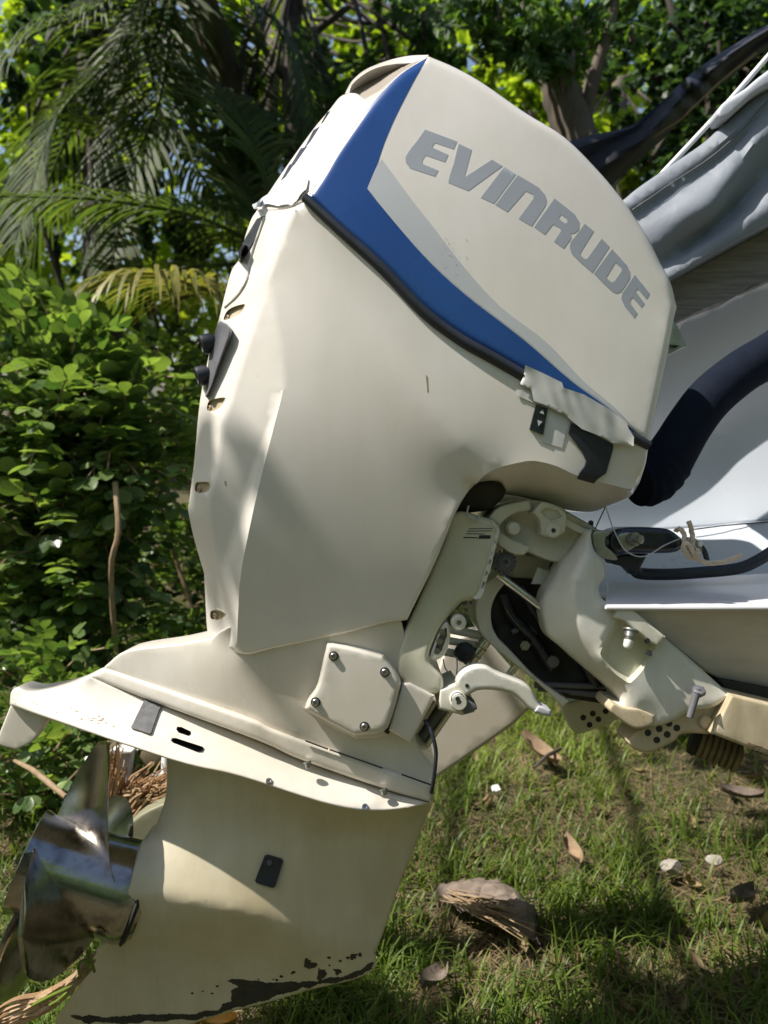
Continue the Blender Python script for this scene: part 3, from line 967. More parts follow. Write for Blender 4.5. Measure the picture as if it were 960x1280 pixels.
for k in range(26):                      # loose flecks of lost paint and dirt
    f = RNG.random()
    x = 250 + 215 * f + RNG.normal(0, 6); y = 1258 - 52 * f - abs(RNG.normal(0, 9)) - 10
    r_ = RNG.uniform(.8, 2.4)
    drape('bare_patch', M['chip'], gear, [(x + r_ * (1 + .5 * RNG.random()) * math.cos(t), y + r_ * RNG.uniform(.5, 1) * math.sin(t)) for t in np.linspace(0, 5.4, 7)], gear, .0005, 4, thick=.0004)
for k in range(34):
    f = RNG.random()
    x = 40 + 105 * f + RNG.normal(0, 3); y = 882 + 26 * f - abs(RNG.normal(0, 6)) + 2
    r_ = RNG.uniform(.5, 1.8)
    drape('dirt_spot', M['rust'], plate, [(x + r_ * (1 + RNG.random()) * math.cos(t), y + r_ * RNG.uniform(.4, .9) * math.sin(t)) for t in np.linspace(0, 5.4, 6)], plate, .0005, 4, thick=.0004)
for k in range(22):
    x = 562 + RNG.normal(0, 9); y = 318 + RNG.normal(0, 12)
    r_ = RNG.uniform(.25, .6)
    drape('dirt_spot', M['rust'], top_cover, [(x + r_ * 1.3 * math.cos(t), y + r_ * math.sin(t)) for t in np.linspace(0, 5, 5)], top_cover, .0009, 4, thick=.0003)

# ---- access cover with four bolts
relief('cover_skirt', LEG, motor, segs(fl([(398, 805), (422, 796), (482, 812), (505, 848)], .112), fl([(505, 848), (496, 900), (484, 920), (446, 926)], .112), fl([(446, 926), (376, 891), (378, 868), (398, 805)], .112)), rnd=8, rim=.012, grid=8, back=.05)
acc = relief('access_cover', M['leg'], motor, ccr(fl([(407, 812), (416, 804), (474, 817), (482, 823), (500, 848), (499, 864), (490, 896), (480, 914), (448, 920), (436, 917), (386, 890), (382, 882), (386, 872), (397, 854)], .150), 3), bulge=1.2e-6, rnd=6, rim=.016, grid=7, back=.06)
for x, y in ((417, 820), (481, 840), (394.5, 877.5), (455.5, 908)):
    p, nn = hit(acc, x, y)
    nn = nn * .4 + TOCAM * .6; nn /= np.linalg.norm(nn)
    bolt = lathe('bolt_washer', M['dark'], acc, p - nn * .002, nn, [(0, .0088), (.003, .0088), (.0034, .0078), (.0034, .001)], 18)
    lathe('bolt', M['steel'], bolt, p, nn, [(0, .0062), (.0046, .0062), (.0056, .0052), (.0056, .0028), (.0036, .0024)], 12)
relief('trim_box', LEG, motor, fl([(503, 854), (512, 853), (543, 869), (541, 876), (514, 929), (486, 913)], .135), rnd=4, grid=7, back=.03)
tube('cover_gap', M['dark'], motor, [P(503, 862, D0 - .118), P(497, 890, D0 - .118), P(483, 916, D0 - .118)], .005, 8)
cb = cr([(531, 900, .12), (538, 912, .13), (543, 928, .135), (545, 945, .135), (542, 975, .13), (539, 991, .12)], 5)
tube('cable', M['black'], motor, [P(x, y, D0 - h) for x, y, h in cb], .0036, 8)

# ---- column, label, arms
col = relief('swivel_column', M['olive'], motor, segs(fl([(562, 645), (577, 639), (600, 645), (616, 650), (622, 659), (620, 674), (610, 710), (601, 738), (593, 748), (577, 752)], .13), fl([(577, 752), (558, 773), (546, 793), (536, 820), (541, 832), (553, 846), (554, 864)], .13),
                                                      fl([(554, 864), (536, 868), (505, 852), (496, 832), (505, 790)], .125), fl([(505, 790), (530, 735), (555, 677), (562, 645)], .125)), rnd=6, rim=.012, grid=8, bulge=4e-7, back=-.05)
for (x0, y0, x1, y1) in ((586, 660.5, 616, 660), (584, 663.5, 615, 663), (583, 666.5, 606, 667)):
    drape('label_text', M['greyplastic'], col, [(x0, y0), (x1, y1), (x1, y1 + 1.1), (x0, y0 + 1.1)], col, .0006, 4)
drape('label_text', M['black'], col, [(579, 671.2), (597, 671.5), (597, 672.8), (579, 672.6)], col, .0006, 4)
drape('label_block', M['black'], col, [(599, 669), (613.5, 669), (613, 673.5), (598, 673.5)], col, .0006, 4)
drape('column_edge', M['bracket'], col, segs([(613, 652), (623, 660), (621, 676), (603, 740), (594, 749)], [(594, 749), (591, 746), (599, 736), (617, 674), (619, 662), (613, 652)]), col, .003, 4, thick=.003)
lathe('eye', M['bracket'], motor, P(572, 776, D0 - .11), TOCAM, [(0, .014), (.025, .014), (.028, .011), (.028, .005), (.018, .004)], 18)
lathe('screw', M['dark'], col, P(588, 753, D0 - .128), TOCAM, [(0, .003), (.004, .003)], 8)
ov = relief('bracket_hollow', M['bracket'], motor, ccr(fl([(560, 778), (552, 782), (545, 798), (538, 818), (541, 826), (556, 818), (563, 796)], .125), 3), rnd=3, grid=6, back=.0, pockets=[([(558, 782), (548, 797), (542, 817), (552, 814), (559, 794)], .02)])
for x, y in ((552, 789), (549, 801), (546, 813)):
    lathe('stud', M['steel'], motor, P(x, y, D0 - .115), TOCAM, [(0, .006), (.01, .006), (.01, .003)], 10)
hub_dark = ccr([(568, 641, .10), (578, 622, .12), (591, 606, .12), (606, 601, .12), (625, 600, .11), (632, 610, .11), (629, 622, .11), (613, 636, .11), (595, 640, .10)], 3)
relief('rubber_boot', M['dark'], motor, hub_dark, rnd=6, grid=6, back=-.05)
tube('boot_tie', M['greywhite'], motor, [P(x, y, D0 - .135) for x, y in cr([(586, 632), (584, 641), (589, 649), (597, 650), (599, 641)], 4)], .0018, 6)

arm = relief('steering_arm', M['bracket'], motor, segs(fl([(610, 648), (622, 634), (660, 625), (684, 628), (702, 634)], .085), fl([(702, 634), (712, 641), (750, 663)], .08), fl([(750, 663), (735, 680), (712, 700), (690, 702), (660, 690)], .07), fl([(660, 690), (640, 678), (624, 668), (610, 648)], .08)), [fl([(640, 650), (680, 660), (715, 672)], .06)], rnd=5, grid=7, back=-.1, bulge=0)
relief('arm_arch', M['bracket'], motor, segs(fl([(611, 647), (622, 635), (640, 629), (661, 625)], .115), fl([(661, 625), (663, 637), (646, 641), (633, 648), (624, 657)], .115), fl([(624, 657), (611, 647)], .115)), rnd=3, grid=6, back=.0)
boss = relief('arm_boss', M['bracket'], motor, segs(fl([(666, 641), (675, 629), (684, 628), (700, 635)], .125), fl([(700, 635), (708, 644), (706, 666)], .12), fl([(706, 666), (690, 672), (676, 668)], .12), fl([(676, 668), (675, 652), (666, 641)], .12)), rnd=3, grid=6, back=.0, pockets=[([(682, 634), (698, 638), (703, 646), (690, 652), (680, 645), (675, 640)], .008)])
lathe('eye', M['bracket'], boss, P(691, 663, D0 - .118), TOCAM, [(0, .0135), (.006, .0135), (.008, .0115), (.008, .0045), (.001, .004)], 20)
lathe('hole', M['dark'], boss, P(691, 663, D0 - .124), TOCAM, [(0, .0038), (.0008, .0036)], 12)
lathe('round_knob', M['bracket'], motor, P(639, 660, D0 - .08), TOCAM, [(0, .0125), (.035, .0125), (.040, .010), (.041, .004)], 20)
relief('lower_arm', M['bracket'], motor, segs(fl([(624, 664), (640, 674), (662, 684), (655, 694)], .10), fl([(655, 694), (640, 692), (622, 678), (624, 664)], .10)), rnd=3, grid=6, back=.0)
tube('arm_rod', M['steel'], motor, [P(707, 643, D0 - .10), P(725, 653, D0 - .10), P(741, 662, D0 - .095)], .006, 8)
relief('arm_strap', M['bracket'], motor, fl([(706, 648), (712, 645), (742, 664), (738, 671), (728, 668), (705, 657)], .10), rnd=2, grid=6, back=.02)
lathe('stop_pin', M['black'], motor, P(738, 657, D0 - .09), TOCAM * .6 + UP, [(0, .005), (.008, .005), (.010, .003)], 10)
# knurled nut and ram
nutp = P(630, 702, D0 - .075)
kn = []
for z, r in ((0, .02), (.012, .02)):
    kn.append((z, r))
vs, fs = lathe_data(nutp, TOCAM, [(0, .019), (.010, .019), (.010, .0155), (.014, .0135), (.014, .010), (.018, .0095), (.018, .005), (.012, .0045)], 20)
parts = [(vs, fs)]
u, v = frame_of(TOCAM)
for k in range(16):
    t = 2 * math.pi * k / 16
    c = nutp + TOCAM * .007 + .0212 * (math.cos(t) * u + math.sin(t) * v)
    parts.append(lathe_data(c - TOCAM * .004, TOCAM, [(0, .0036), (.009, .0022)], 5))
vs, fs = merge(parts)
mk('knurled_nut', vs, fs, M['greyplastic'], motor, 35, fix=True)
tube('tilt_ram', M['chrome'], motor, [P(622, 718, D0 - .06), P(684, 765, D0 - .06)], .0078, 14)
band = relief('swivel_cradle', M['bracket'], motor, segs(fl([(624, 716), (606, 730), (596, 748), (594, 765), (598, 786), (608, 801)], .03), fl([(608, 801), (640, 828), (672, 854), (704, 884)], .03), fl([(704, 884), (712, 876)], .03), fl([(712, 876), (672, 848), (640, 815), (622, 797)], .03), fl([(622, 797), (615, 782), (614, 762), (620, 744), (632, 728)], .03), fl([(632, 728), (624, 716)], .03)), rnd=3, grid=6, back=-.12)
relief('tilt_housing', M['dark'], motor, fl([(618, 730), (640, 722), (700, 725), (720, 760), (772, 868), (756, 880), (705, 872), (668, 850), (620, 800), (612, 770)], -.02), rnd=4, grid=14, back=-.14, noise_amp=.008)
relief('housing_back_plate', M['olive'], motor, fl([(640, 690), (700, 700), (692, 740), (672, 752), (640, 726)], -.03), rnd=3, grid=9, back=-.10)  # plate in stained paint behind the steering arm
for pts, r, mt in (([(628, 742), (640, 770), (668, 800), (690, 836)], .012, 'blackgloss'), ([(650, 735), (672, 770), (706, 806), (742, 850)], .009, 'black'),
                   ([(640, 790), (656, 784), (668, 792), (664, 806)], .006, 'greyplastic'), ([(690, 760), (702, 790), (725, 820), (748, 856)], .016, 'blackgloss')):
    tube('hydraulic_line', M[mt], motor, [P(x, y, D0 + .005) for x, y in cr(pts, 5)], r, 10)
lathe('hydraulic_fitting', M['steel'], motor, P(655, 806, D0 + .0), TOCAM, [(0, .010), (.012, .010), (.012, .006), (.02, .006)], 6)
lathe('hydraulic_fitting', M['greyplastic'], motor, P(690, 826, D0 + .0), TOCAM, [(0, .012), (.012, .012), (.014, .006)], 10)
drk = [((668, 856), (760, 858), .006), ((672, 862), (762, 868), .004), ((712, 866), (764, 872), .004)]
for a0, a1, r in drk:
    tube('housing_rod', M['greyplastic'], motor, [P(*a0, D0 - .0), P(*a1, D0 - .0)], r, 10)
relief('bright_gap_patch', M['white'], motor, fl([(672, 709), (696, 716), (691, 731), (664, 730)], .015), rnd=1, grid=8, back=.01)  # added white patch for the bright hull seen through the gap
relief('small_valve', M['black'], motor, ccr(fl([(692, 704), (704, 698), (708, 706), (700, 716), (690, 712)], .03), 2), rnd=2, grid=5, back=.0)

# ---- stern bracket (near side)
sb = segs(fl([(730, 663), (740, 661)], .12), fl([(740, 661), (739, 672), (743, 688), (755, 702), (757, 722)], .13), fl([(757, 722), (750, 731), (749, 740), (754, 750), (767, 756), (790, 762)], .135), fl([(790, 762), (830, 796), (870, 830), (914, 870)], .13),
          fl([(914, 870), (892, 884), (860, 890), (840, 902), (815, 908), (785, 902)], .135), fl([(785, 902), (768, 893), (760, 886), (765, 877), (775, 878)], .13), fl([(775, 878), (760, 860), (720, 826), (705, 812), (685, 795), (679, 775), (677, 758), (680, 742), (690, 725), (702, 702), (715, 685), (730, 663)], .10))
pkp = segs([(770, 776), (786, 770), (822, 800)], [(822, 800), (814, 822), (800, 842), (787, 855)], [(787, 855), (770, 843), (756, 829), (750, 817)], [(750, 817), (760, 792), (770, 776)])
stern = relief('stern_bracket', [M['bracket'], M['olive']], motor, sb, [fl([(735, 690), (722, 720), (720, 760), (735, 800), (775, 850), (800, 880)], .150)], bulge=3e-7, rnd=6, rim=.014, grid=8, back=.03, soften=5, pockets=[(pkp, .016)])
relief('clamp_block', M['bracket'], motor, fl([(767, 772), (771, 762), (790, 761), (832, 796), (822, 808), (812, 803), (800, 792), (780, 776)], .155), rnd=3, grid=6, back=.05)
bd = -UP * .88 - RIGHT * .28 + TOCAM * .25
q = P(789, 787, D0 - .155)
lathe('clamp_bolt', M['steel'], motor, q, bd, [(0, .015), (.003, .015), (.003, .0105), (.014, .0105), (.014, .0085), (.020, .0085), (.022, .007)], 6 * 3)
lathe('bolt_cap', M['white'], motor, q + bd / np.linalg.norm(bd) * .020, bd, [(0, .0085), (.011, .0080), (.0145, .005), (.015, .001)], 14)
lathe('bolt_hole', M['dark'], motor, P(809, 801, D0 - .156), TOCAM, [(0, .0055), (.0016, .005)], 12)
lathe('screw', M['greyplastic'], motor, P(812, 813, D0 - .148), bd, [(0, .004), (.006, .004), (.006, .006), (.009, .006)], 10)
tan = M['bracket_tan']
hp = relief('hole_plate', tan, motor, segs(fl([(914, 869), (893, 918)], .11), fl([(893, 918), (854, 917), (842, 927), (814, 940), (796, 938), (785, 927), (795, 914)], .12), fl([(795, 914), (815, 906), (840, 898), (862, 872), (880, 862), (914, 869)], .12)), rnd=4, grid=7, back=.04)
for x, y in ((810, 916), (824, 911), (821, 925), (834, 918), (836, 904), (846, 910)):
    p, nn = hit(hp, x, y)
    lathe('hole', M['dark'], hp, p - nn * .001, nn, [(0, .0066), (.0016, .0062), (.0016, .001)], 14)
relief('bracket_foot', tan, motor, segs(fl([(766, 878), (780, 884), (800, 886), (818, 894)], .145), fl([(818, 894), (816, 906), (795, 911), (778, 902), (762, 888), (766, 878)], .145)), rnd=3, grid=6, back=.05)
tube('stop_bolt', M['greyplastic'], motor, [P(872, 862, D0 - .15), P(869, 872, D0 - .155), P(862, 897, D0 - .16)], [.010, .007, .006], 10)
lathe('bolt_head', M['greyplastic'], motor, P(873, 866, D0 - .15), TOCAM * .5 + UP * .8, [(0, .012), (.008, .012), (.010, .009)], 6)
vs, fs = lathe_data(P(882, 902, D0 - .118), TOCAM, [(0, .012), (.004, .012), (.005, .010), (.003, .0095), (.003, .002)], 20)
mk('pivot_ring', vs, fs, tan, motor, 30, fix=True)
tube('pivot_outline', M['rust'], motor, [P(882 + 8 * math.cos(t), 902 + 8.5 * math.sin(t), D0 - .1225) for t in np.linspace(0, 6.28, 22)], .0011, 5)
# far side bracket
farb = relief('hole_plate', M['olive'], motor, segs(fl([(700, 880), (735, 872), (772, 870), (775, 898)], .0), fl([(775, 898), (755, 906), (722, 917), (708, 900), (700, 880)], .0)), rnd=3, grid=7, D=D0 + .12, back=-.03)
for x, y in ((729, 897), (741, 892), (748, 899), (737, 906), (757, 889)):
    p, nn = hit(farb, x, y)
    lathe('hole', M['dark'], farb, p - nn * .001, nn, [(0, .0066), (.0016, .0062), (.0016, .001)], 14)

# ---- tilt lever and pivot
Z3 = lambda pts: zz(520, 760, 4, pts)
relief('lever_base', M['bracket'], motor, fl(Z3([(120, 410), (160, 395), (200, 378), (240, 430), (300, 488), (292, 520), (232, 536), (112, 505)]), .13), rnd=3, grid=6, back=.0)
relief('tilt_lever', M['bracket'], motor, ccr(fl(Z3([(200, 375), (230, 322), (290, 291), (350, 291), (400, 318), (470, 346), (540, 374), (580, 408), (612, 470), (640, 498), (672, 512), (674, 540), (630, 534), (575, 512), (525, 465), (480, 430), (400, 411), (310, 411), (256, 438), (228, 420)]), .150), 3), rnd=4, rim=.010, grid=5, back=.11)
relief('lever_tip', M['greywhite'], motor, fl(Z3([(610, 486), (640, 495), (674, 512), (676, 542), (628, 535), (590, 518)]), .153), rnd=3, grid=5, back=.105)
ey = lathe('eye', M['bracket'], motor, P(572, 873.5, D0 - .13), TOCAM, [(0, .0155), (.026, .0155), (.030, .013), (.030, .005), (.022, .0045)], 22)
lathe('hole', M['dark'], motor, P(572, 873.5, D0 - .159), TOCAM, [(0, .0042), (.0014, .004)], 12)
tube('eye_ring', M['greyplastic'], motor, [P(572 + 8 * math.cos(t), 873.5 + 8 * math.sin(t), D0 - .159) for t in np.linspace(0, 6.28, 22)], .0010, 5)
lathe('hole', M['dark'], motor, P(583.7, 857, D0 - .149), TOCAM, [(0, .0038), (.0018, .0036)], 12)
relief('lever_stop', M['greyplastic'], motor, fl(Z3([(262, 460), (302, 485), (306, 505), (255, 530), (240, 530), (250, 480)]), .15), rnd=2, grid=5, back=.1)
for (a0, a1, r) in (((560, 786), (604, 795), .009), ((556, 800), (604, 808), .008), ((553, 814), (574, 818), .0085)):
    tube('white_rod', M['white'], motor, [P(*a0, D0 + .02), P(*a1, D0 + .02)], r, 12)
lathe('rubber_bump', M['black'], motor, P(580, 814, D0 + .01), TOCAM, [(0, .018), (.014, .021), (.024, .017), (.028, .008)], 14)
tube('chrome_tube', M['chrome'], motor, [P(608, 800, D0 + .01), P(584, 832, D0 + .01)], [.012, .012], 14)
for t in (.25, .55, .8):
    c0, c1 = P(608, 800, D0 + .01), P(584, 832, D0 + .01)
    tube('tube_ring', M['steel'], motor, [c0 + (c1 - c0) * t, c0 + (c1 - c0) * (t + .06)], .0135, 14)
tube('chrome_tube', M['chrome'], motor, [P(643, 834, D0 + .02), P(634, 846, D0 + .02)], .007, 12)
tube('loop_wire', M['greywhite'], motor, [P(x, y, D0 - .02) for x, y in cr([(554, 824), (557, 836), (568, 848), (571, 840), (571, 824), (566, 820)], 4)], .0014, 6)
# twin rail below the box
for off, mt, r in ((0, 'steel', .010), (10, 'greyplastic', .010), (19, 'chrome', .007)):
    tube('support_rail', M[mt], motor, [P(543 + off * 1.1, 876 + off * .55, D0 + .02), P(504 + off * .9, 938 + off * .55, D0 + .02)], r, 10)

# ---- propeller
A0 = P(171, 1116, D0)
B0 = P(34, 1076, D0 - .03)
AX = (B0 - A0) / np.linalg.norm(B0 - A0)
prop = empty('propeller', A0, None, None)
del_keys = [k for k in prop.keys()]
prop.parent = motor
prop.location = A0 - base
L = np.linalg.norm(B0 - A0)
lathe('hub', M['prop'], prop, A0, AX, [(-.02, .080), (0, .094), (.012, .097), (.03, .096), (L * .6, .088), (L * .9, .092), (L, .098), (L + .002, .096), (L - .02, .084), (L - .06, .05)], 48, sharp=50)
lathe('hub_ring', M['dark'], prop, A0 - AX * .012, AX, [(0, .088), (.006, .0965), (.010, .094)], 40)
e1 = TOCAM - AX * (TOCAM @ AX); e1 /= np.linalg.norm(e1)
e2 = np.cross(AX, e1)
if e2 @ UP < 0:
    e2 = -e2


def blade(phi0, R=.262):
    nr, ns = 14, 15
    top, bot = [], []
    for i in range(nr):
        t = i / (nr - 1)
        r = .080 + (R - .080) * t
        ch = (.185 + .085 * math.sin(min(t * 1.5, 1) * math.pi * .5)) * math.sqrt(max(1 - t ** 2.6, 0)) + .002
        pit = math.atan2(.46 / (2 * math.pi), r)
        for k in range(ns):
            s = -1 + 2 * k / (ns - 1)
            c = s * ch / 2
            ax = L * .52 + c * math.sin(pit) * 1.25 + (r - .08) * .22
            tang = c * math.cos(pit) / r + .25 * t
            ph = math.radians(phi0) + tang
            th = .0042 * (1 - .6 * t) * (1 - s * s * .8)
            cup = .006 * s * s
            rad = e1 * math.cos(ph) + e2 * math.sin(ph)
            pt = A0 + AX * (ax + cup) + rad * r
            top.append(pt + AX * th); bot.append(pt - AX * th)
    nn_ = nr * ns
    fs = []
    for i in range(nr - 1):
        for k in range(ns - 1):
            q = (i * ns + k, i * ns + k + 1, (i + 1) * ns + k + 1, (i + 1) * ns + k)
            fs.append(q); fs.append(tuple(x + nn_ for x in q[::-1]))
    rim_ = [k for k in range(ns)] + [i * ns + ns - 1 for i in range(1, nr)] + [(nr - 1) * ns + k for k in range(ns - 2, -1, -1)] + [i * ns for i in range(nr - 2, 0, -1)]
    for x, y in zip(rim_, rim_[1:] + rim_[:1]):
        fs.append((x, y, y + nn_, x + nn_))
    return mk('blade', top + bot, fs, M['prop'], prop, 55, fix=True)


for ph in (80, -10, 170, 260):
    blade(ph)

# ================================================================== SECOND MOTOR BEHIND
b2 = P(600, 950, 2.15); b2[2] = 0
motor2 = empty('second_outboard', b2, 'beige leg of a second outboard behind the white motor, mostly hidden', 'outboard motor')
relief('leg_panel', M['leg'], motor2, fl([(505, 1000), (510, 950), (540, 860), (560, 800), (600, 790), (640, 835), (668, 880), (640, 907), (590, 942), (552, 968)], .06), D=2.15, rnd=4, grid=14, bulge=2e-7)
relief('gear_panel', M['olive_shade'], motor2, ccr(fl([(150, 1080), (150, 1045), (175, 1018), (215, 1000), (260, 990), (300, 1010), (260, 1090)], .04), 3), D=2.15, rnd=4, grid=12)  # darker olive stands in for shade on this panel
relief('leg_link', M['leg'], motor2, fl([(250, 1020), (300, 960), (520, 960), (520, 1010), (300, 1060)], .03), D=2.15, rnd=3, grid=16)

# ================================================================== STEERING LINK, HOSES, ROPE
Z2 = lambda pts: zz(720, 600, 4, pts)
link = empty('steering_link', P(800, 690, D0), 'glossy black steering link bar with a big nut above the transom ledge', 'steering link')
lk = relief('link_bar', M['blackgloss'], link, segs(fl(Z2([(160, 300), (172, 262), (220, 240), (320, 236), (430, 240), (480, 256), (525, 290)]), .10), fl(Z2([(525, 290), (532, 330), (495, 360), (400, 366), (270, 362), (200, 370), (166, 345), (160, 300)]), .10)), rnd=7, grid=6, back=.03, bulge=1e-6)
relief('link_foot', M['black'], link, fl(Z2([(176, 395), (230, 372), (360, 368), (325, 432), (300, 478), (262, 438), (190, 422)]), .06), rnd=3, grid=6, back=.0)
relief('washer_plate', M['steel'], link, ccr(fl(Z2([(205, 280), (250, 262), (310, 270), (318, 310), (270, 350), (240, 355)]), .112), 2), rnd=2, grid=5, back=.08)
lathe('link_nut', M['steel'], link, P(790, 674, D0 - .112), TOCAM * .85 + RIGHT * .5, [(0, .013), (.010, .013), (.010, .008), (.022, .008), (.023, .006)], 12)
lathe('link_pin', M['greyplastic'], link, P(747, 677, D0 - .085), RIGHT, [(0, .016), (.006, .016), (.006, .010), (.022, .010), (.022, .013), (.03, .013)], 16)
relief('pin_bracket', M['steel'], link, ccr(fl(Z2([(80, 270), (120, 250), (180, 262), (150, 285), (150, 330), (175, 350), (208, 390), (190, 402), (120, 385), (92, 345)]), .11), 2), rnd=2, grid=5, back=.07)
hz = cr([(786, 700), (793, 712), (802, 717), (835, 718), (870, 716), (920, 711), (948, 700), (985, 676), (1040, 640)], 5)
tag(tube('hose', M['hose'], None, [P(x, y, D0 - .04 + .06 * i / len(hz)) for i, (x, y) in enumerate(hz)], .0118, 12),
    'thin black hose lying along the back of the white ledge', 'hose')


def rope_path(pts):
    return [P(x, y, D0 - h) for x, y, h in cr(pts, 6)]


def twist(path, R, name, mat, parent):
    parts = []
    k = len(path)
    for s in range(3):
        pp = []
        for i in range(k):
            t = path[min(i + 1, k - 1)] - path[max(i - 1, 0)]
            u, v = frame_of(t)
            an = i * .55 + s * 2.094
            pp.append(path[i] + (u * math.cos(an) + v * math.sin(an)) * R * .5)
        parts.append(tube_data(pp, R * .58, 6))
    vs, fs = merge(parts)
    return mk(name, vs, fs, mat, parent, 60, fix=True)


rope = empty('rope', P(864, 690, D0 - .12), 'short beige rope knotted round the end of the black link', 'rope')
twist(rope_path([(861, 652, .135), (864, 662, .13), (866, 674, .13), (865, 686, .135), (858, 690, .14), (853, 684, .14), (860, 680, .145), (866, 690, .145), (872, 698, .14), (886, 704, .135), (905, 702, .13), (927, 694, .12)]), .0046, 'strand', M['rope'], rope)
twist(rope_path([(845, 663, .11), (850, 661, .13), (855, 668, .135), (855, 680, .14), (857, 690, .145), (864, 698, .14), (873, 694, .14), (870, 687, .13), (860, 690, .12)]), .0046, 'strand', M['rope'], rope)
relief('link_end', M['steel'], link, ccr(fl([(858, 674), (868, 672), (876, 680), (878, 690), (868, 692), (858, 688)], .10), 2), rnd=2, grid=4, back=.07)
lathe('end_bolt', M['white'], link, P(875, 680, D0 - .10), TOCAM, [(0, .005), (.004, .005), (.005, .003)], 10)
tube('end_strap', M['black'], link, [P(x, y, D0 - .095) for x, y in cr([(876, 682), (881, 690), (884, 702)], 4)], .005, 8)
wr = empty('wire', P(760, 640, D0 - .1), 'thin grey wire looping from the cover over the black link', 'wire')
tube('wire_strand', M['greywhite'], wr, rope_path([(757, 633, .10), (762, 648, .11), (768, 664, .12), (780, 686, .13), (795, 695, .13), (810, 694, .13), (830, 682, .125), (850, 673, .115)]), .0012, 6)
tube('wire_strand', M['black'], wr, rope_path([(757, 633, .10), (750, 648, .10), (744, 661, .10)]), .0011, 6)

# rigging sleeve
sl_ = cr([(796, 604, -.02, .046), (812, 600, -.03, .052), (828, 584, -.04, .053), (843, 562, -.05, .0485), (862, 531, -.07, .047), (888, 497, -.09, .047), (925, 466, -.12, .047), (962, 444, -.14, .048), (1010, 414, -.17, .05), (1080, 370, -.2, .05)], 6)
sle = tube('rigging_sleeve', M['sleeve'], None, [P(p[0], p[1], D0 - p[2]) for p in sl_], [p[3] * (1 + .035 * math.sin(i * 1.9) * (i < 16)) for i, p in enumerate(sl_)], 24, sharp=180)
tag(sle, 'wide black fabric sleeve curving from the motor into the boat', 'sleeve')

# ================================================================== BOAT
bb = P(1000, 760, 2.3); bb[2] = 0
boat = empty('boat', bb, 'white boat hull on the right with a flat transom ledge', 'boat')


def sheet(name, mat, parent, rows, thick=.01, smooth=True):
    """a skin through rows of world points, given some thickness away from the camera"""
    r, c = len(rows), len(rows[0])
    fr = [np.array(p) for row in rows for p in row]
    bk = [p + FWD * thick - UP * thick * .3 for p in fr]
    n_ = r * c
    fs = []
    for i in range(r - 1):
        for j in range(c - 1):
            q = (i * c + j, i * c + j + 1, (i + 1) * c + j + 1, (i + 1) * c + j)
            fs.append(q); fs.append(tuple(x + n_ for x in q[::-1]))
    rim_ = [k for k in range(c)] + [i * c + c - 1 for i in range(1, r)] + [(r - 1) * c + k for k in range(c - 2, -1, -1)] + [i * c for i in range(r - 2, 0, -1)]
    for x, y in zip(rim_, rim_[1:] + rim_[:1]):
        fs.append((x, y, y + n_, x + n_))
    return mk(name, fr + bk, fs, mat, parent, 40, smooth, fix=True)


# motor well: upper slope, band, lower slope down to the ledge
relief('well_panel', M['hull'], boat, segs([(700, 520, -.05), (800, 430, -.05), (844, 403, -.05), (960, 349, -.02), (1150, 262, .05)], [(1150, 262, .05), (1800, -38, .2)], [(1800, -38, .2), (1800, 606, .2)], [(1800, 606, .2), (1150, 640, .02)], [(1150, 640, .02), (960, 650, -.06), (880, 658, -.10), (700, 668, -.14)], [(700, 668, -.14), (700, 520, -.05)]),
       [[(760, 600, -.15), (870, 560, -.16), (960, 520, -.12), (1150, 440, -.05)], [(700, 625, -.15), (860, 620, -.13), (960, 606, -.09), (1150, 590, -.02)]], D=1.95, rnd=3, grid=14, back=-.3, soften=5)
relief('well_floor', M['hull'], boat, segs([(700, 670, -.10), (880, 660, -.07), (960, 652, -.04), (1150, 642, .02)], [(1150, 642, .02), (1800, 608, .2)], [(1800, 608, .2), (1800, 730, .3), (1150, 730, .16), (960, 730, .14), (700, 745, .14)], [(700, 745, .14), (700, 670, -.10)]), D=1.90, rnd=2, grid=14, back=-.3)
zl = P(850, 757, 1.44)[2]


def at_z(x, y, z):
    r = FWD + (x - 480.0) / F * RIGHT + (640.0 - y) / F * UP
    return CAM + r * ((z - CAM[2]) / r[2])


def box_from(top, zdown, name, mat, parent):
    """a slab: a horizontal polygon of world points and its depth"""
    k = len(top)
    lo = [p - np.array((0, 0, zdown)) for p in top]
    me_v = list(top) + lo
    fs = [tuple(range(k)), tuple(range(2 * k - 1, k - 1, -1))] + [(i, (i + 1) % k, (i + 1) % k + k, i + k) for i in range(k)]
    o = mk(name, me_v, fs, mat, parent, 30, fix=True)
    bv = o.modifiers.new('edge', 'BEVEL'); bv.width = .006; bv.segments = 3; bv.limit_method = 'ANGLE'
    return o


led = [at_z(x, y, zl) for x, y in ((756, 757), (860, 757.5), (960, 757), (1150, 756), (1800, 752), (1800, 675), (1150, 706), (960, 716), (860, 722), (757, 728))]
box_from(led, .010, 'transom_ledge', M['ledge'], boat)
relief('transom_face', M['transom'], boat, segs([(784, 759, .0), (960, 759, .0), (1150, 758, .0)], [(1150, 758, .0), (1800, 754, .0)], [(1800, 754, .0), (1800, 1048, -.1)], [(1800, 1048, -.1), (1150, 905, -.1)], [(1150, 905, -.1), (960, 863, -.10), (905, 853, -.10)], [(905, 853, -.10), (862, 822, -.06), (784, 759, .0)]), D=1.455, rnd=2, grid=14, back=-.3)
relief('transom_gap', M['dark'], boat, fl([(898, 848), (960, 860), (1150, 905), (1800, 1060), (1800, 1110), (1150, 930), (960, 876), (912, 868)], .0), D=1.53, rnd=2, grid=14, back=-.08)
